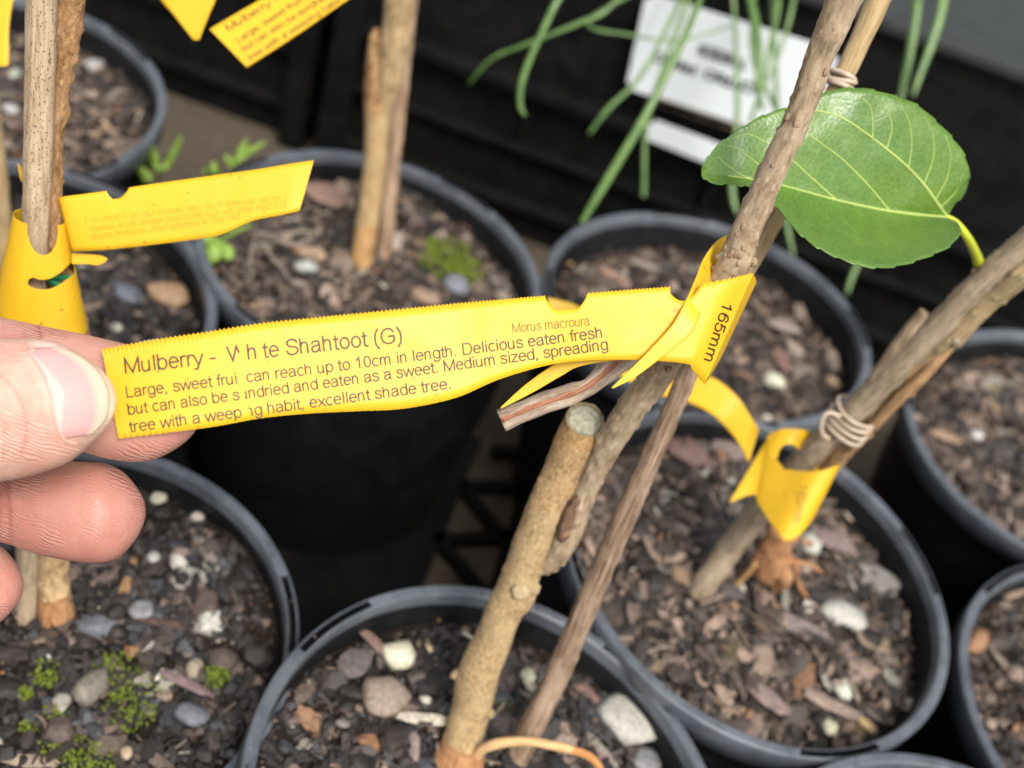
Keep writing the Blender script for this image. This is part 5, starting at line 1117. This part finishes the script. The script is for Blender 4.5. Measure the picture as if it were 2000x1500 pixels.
# ------------------------------------------------------------------ the hand
def hand():
    b = MB(); tips = []
    def fing(pts, dep, colr, tip):
        """pts: (px,py,d,half-width px); dep: depth radius as a share of the half width"""
        p = np.array([W(*q[:3]) for q in pts]); r = np.array([q[3] * q[2] / F for q in pts])
        v, f, uv = sweep(p, r, n=40, m=90, ref=-FW, rd=r * dep, dome=(0.004, tip)); b.add(v, f, uv); tips.append((cat_rom(p, 30), colr))
    TH, IX, MD, RG = (0.56, 0.345, 0.265), (0.49, 0.25, 0.195), (0.42, 0.195, 0.148), (0.48, 0.23, 0.175)  # MD: reddish pad skin, darkened further for the thumb's shadow
    fing([(-720, 1010, .300, 190), (-480, 930, .280, 160), (-250, 845, .262, 140), (-100, 806, .252, 140), (0, 799, .2475, 141), (90, 789, .2458, 128), (160, 783, .2462, 106), (229, 779, .2475, 84)], 0.70, TH, 0.0125)
    fing([(-760, 760, .330, 150), (-450, 660, .305, 125), (-200, 690, .2855, 112), (-60, 718, .2765, 110), (60, 741, .2722, 107), (150, 762, .2712, 110), (250, 790, .2705, 112), (330, 808, .2705, 95), (391, 822, .271, 74)], 0.86, IX, 0.0115)
    fing([(-760, 1000, .345, 135), (-450, 940, .318, 110), (-200, 945, .2985, 88), (-70, 965, .2895, 76), (30, 981, .2845, 82), (110, 994, .2825, 94), (190, 1001, .2820, 98), (240, 999, .2822, 91), (284, 996, .2825, 70)], 0.88, MD, 0.0105)
    fing([(-760, 1180, .345, 120), (-450, 1120, .322, 100), (-200, 1130, .306, 86), (-80, 1140, .300, 86), (-20, 1146, .2985, 84), (43, 1150, .2985, 62)], 0.9, RG, 0.0095)
    # palm well outside the frame, joining the four
    p = np.array([W(-1150, 1000, .350), W(-950, 980, .345), (W(-700, 960, .335))]); v, f, uv = sweep(p, np.array([.045, .045, .036]), n=40, m=40, rd=np.array([.020, .020, .016]), dome=(0.02, 0.015)); b.add(v, f, uv)
    o = b.build('hand', M_skin)
    md = o.modifiers.new('r', 'REMESH'); md.mode = 'VOXEL'; md.voxel_size = 0.0006
    sm = o.modifiers.new('s', 'SMOOTH'); sm.iterations = 6; sm.factor = 0.5
    bpy.context.view_layer.update()
    me = bpy.data.meshes.new_from_object(o.evaluated_get(bpy.context.evaluated_depsgraph_get())); bpy.data.objects.remove(o)
    n = len(me.vertices); co = np.empty(n * 3); me.vertices.foreach_get('co', co); co = co.reshape(-1, 3)
    D = np.stack([np.min(np.linalg.norm(co[:, None, :] - q[None, ::2, :], axis=2), axis=1) for q, _ in tips]); wg = 1 / (D + 1e-4) ** 8; wg /= wg.sum(0)
    colr = (wg[:, :, None] * np.array([c for _, c in tips])[:, None, :]).sum(0)
    # thumb tip rim is paler; the crease lines of the joints are redder
    q = (co - CAM); z = q @ FW; px = 1000 + F * (q @ CX) / z; py = 750 - F * (q @ CY) / z
    pale = np.clip((px - 175) / 45, 0, 1) * (D.argmin(0) == 0); colr = colr * (1 - pale[:, None]) + np.array([0.70, 0.56, 0.40]) * pale[:, None]
    for (cx_, wd, fi, amt, slope) in ((75, 5, 1, 0.3, 0.05), (-20, 6, 2, 0.25, 0.1)):
        k = amt * np.exp(-((px - cx_ - slope * (py - 650)) / wd) ** 2) * (D.argmin(0) == fi); colr *= 1 - k[:, None] * np.array([0.35, 0.8, 0.9])
        nv = -FW; co -= np.outer(-k * 0.0012, -nv)
    fi_ = D.argmin(0)
    for fi, wd, amt, pl in ((0, 3.0, 0.8, [(-60, 700), (-10, 725), (30, 770), (50, 830), (40, 890)]), (0, 2.5, 0.6, [(-90, 720), (-30, 760), (5, 830), (5, 900)]), (0, 2.0, 0.5, [(20, 690), (48, 720), (72, 770), (84, 825), (100, 868)]), (0, 2.5, 0.5, [(-130, 700), (-90, 760), (-80, 850)]),
                            (0, 2.4, 0.6, [(124, 862), (150, 872), (185, 862), (212, 835)]), (1, 2.5, 0.7, [(66, 606), (74, 640), (82, 680)]), (1, 2.2, 0.4, [(98, 620), (104, 655)]), (1, 2.0, 0.4, [(40, 610), (46, 660)]), (2, 3.0, 0.6, [(-6, 930), (-2, 985), (-8, 1040)]), (2, 2.5, 0.4, [(14, 940), (20, 1000)]),
                            (2, 2.2, 0.25, [(225, 1060), (250, 1030), (266, 985)])):
        c_ = cat_rom(pl, 40); dd = np.min(np.hypot(px[:, None] - c_[None, :, 0], py[:, None] - c_[None, :, 1]), axis=1); k = amt * np.exp(-(dd / wd) ** 2) * (fi_ == fi)
        colr *= 1 - k[:, None] * np.array([0.22, 0.42, 0.45]); co += np.outer(k * 0.00045, FW)
    dry = np.exp(-(((px - 85) / 30) ** 2 + ((py - 672 - 0.12 * (px - 85)) / 7) ** 2)) * (fi_ == 0); colr += dry[:, None] * np.array([0.14, 0.24, 0.22])
    me.vertices.foreach_set('co', co.ravel())
    for a in list(me.color_attributes): me.color_attributes.remove(a)
    at_ = me.color_attributes.new('tint', 'FLOAT_COLOR', 'POINT'); c4 = np.ones((n, 4)); c4[:, :3] = colr; at_.data.foreach_set('color', c4.ravel())
    me.polygons.foreach_set('use_smooth', [True] * len(me.polygons))
    me.materials.clear(); me.materials.append(M_skin)
    h = bpy.data.objects.new('hand', me); COL.objects.link(h)
    tag(h, 'bare hand pinching the printed yellow tag between thumb and forefinger', 'hand')
    return h, co
HAND, hco = hand()
# thumbnail: drape a nail outline over the thumb
bpy.context.view_layer.update()
dg = bpy.context.evaluated_depsgraph_get()
def thumb_hit(x, y):
    r = ray(x, y); ok, loc, nrm, *_ = HAND.ray_cast(Vector(CAM), Vector(nz(r))); return (np.array(loc), np.array(nrm)) if ok else (None, None)
cut = cat_rom([(50, 683), (70, 708), (86, 740), (97, 775), (103, 810), (110, 836), (124, 856)], 40)
tipc = cat_rom([(112, 679), (160, 697), (192, 722), (210, 752), (216, 786), (208, 820), (180, 848)], 40)
V, Fc, Cc, UVn = [], [], [], []; rows = 30
PINKN, WHITEN, LUN = np.array([0.54, 0.295, 0.275]), np.array([0.58, 0.45, 0.33]), np.array([0.57, 0.38, 0.33])
prev = None
for i in range(40):
    for k in range(rows + 1):
        t = k / rows; q = cut[i] * (1 - t) + tipc[i] * t; loc, nrm = thumb_hit(*q)
        if loc is None: loc, nrm = W(q[0], q[1], .2395), -FW
        edge = min(1, min(i, 39 - i) / 4.0, k / 2.0)
        lift = 0.0006 * edge - 0.0002 + 0.0007 * t * t
        V.append(loc - FW * lift + nrm * 0.0); UVn.append((t * 0.02, i * 0.0005))
        c = PINKN.copy()
        l = max(0, 1 - abs(i - 19) / 26.0)
        if t < 0.26 * l: c = LUN
        a = np.clip((t - 0.70) / 0.16, 0, 1); c = c * (1 - a) + WHITEN * a
        Cc.append(c)
for i in range(39):
    for k in range(rows):
        a = i * (rows + 1) + k; Fc.append((a, a + 1, a + rows + 2, a + rows + 1))
nl = obj('thumbnail', V, Fc, M_nail, None, uv=UVn, col=Cc); solid(nl, 0.0004); nl.parent = HAND
cu_pts = [thumb_hit(*q)[0] for q in cat_rom([(56, 676), (72, 700), (88, 735), (99, 772), (105, 808), (113, 838), (128, 861), (152, 866)], 24)]
v, f, uv = sweep(np.array(cu_pts) + FW * 0.0002, 0.00045, n=10, m=60, dome=(0.002, 0.002)); cuo = obj('cuticle', v, f, M_skin, None, col=np.broadcast_to((0.66, 0.40, 0.31), (len(v), 3))); cuo.parent = HAND
# the pinched tag sits between thumb and forefinger
for o in list(bpy.data.objects):
    if o.get('_w') is not None: del o['_w']
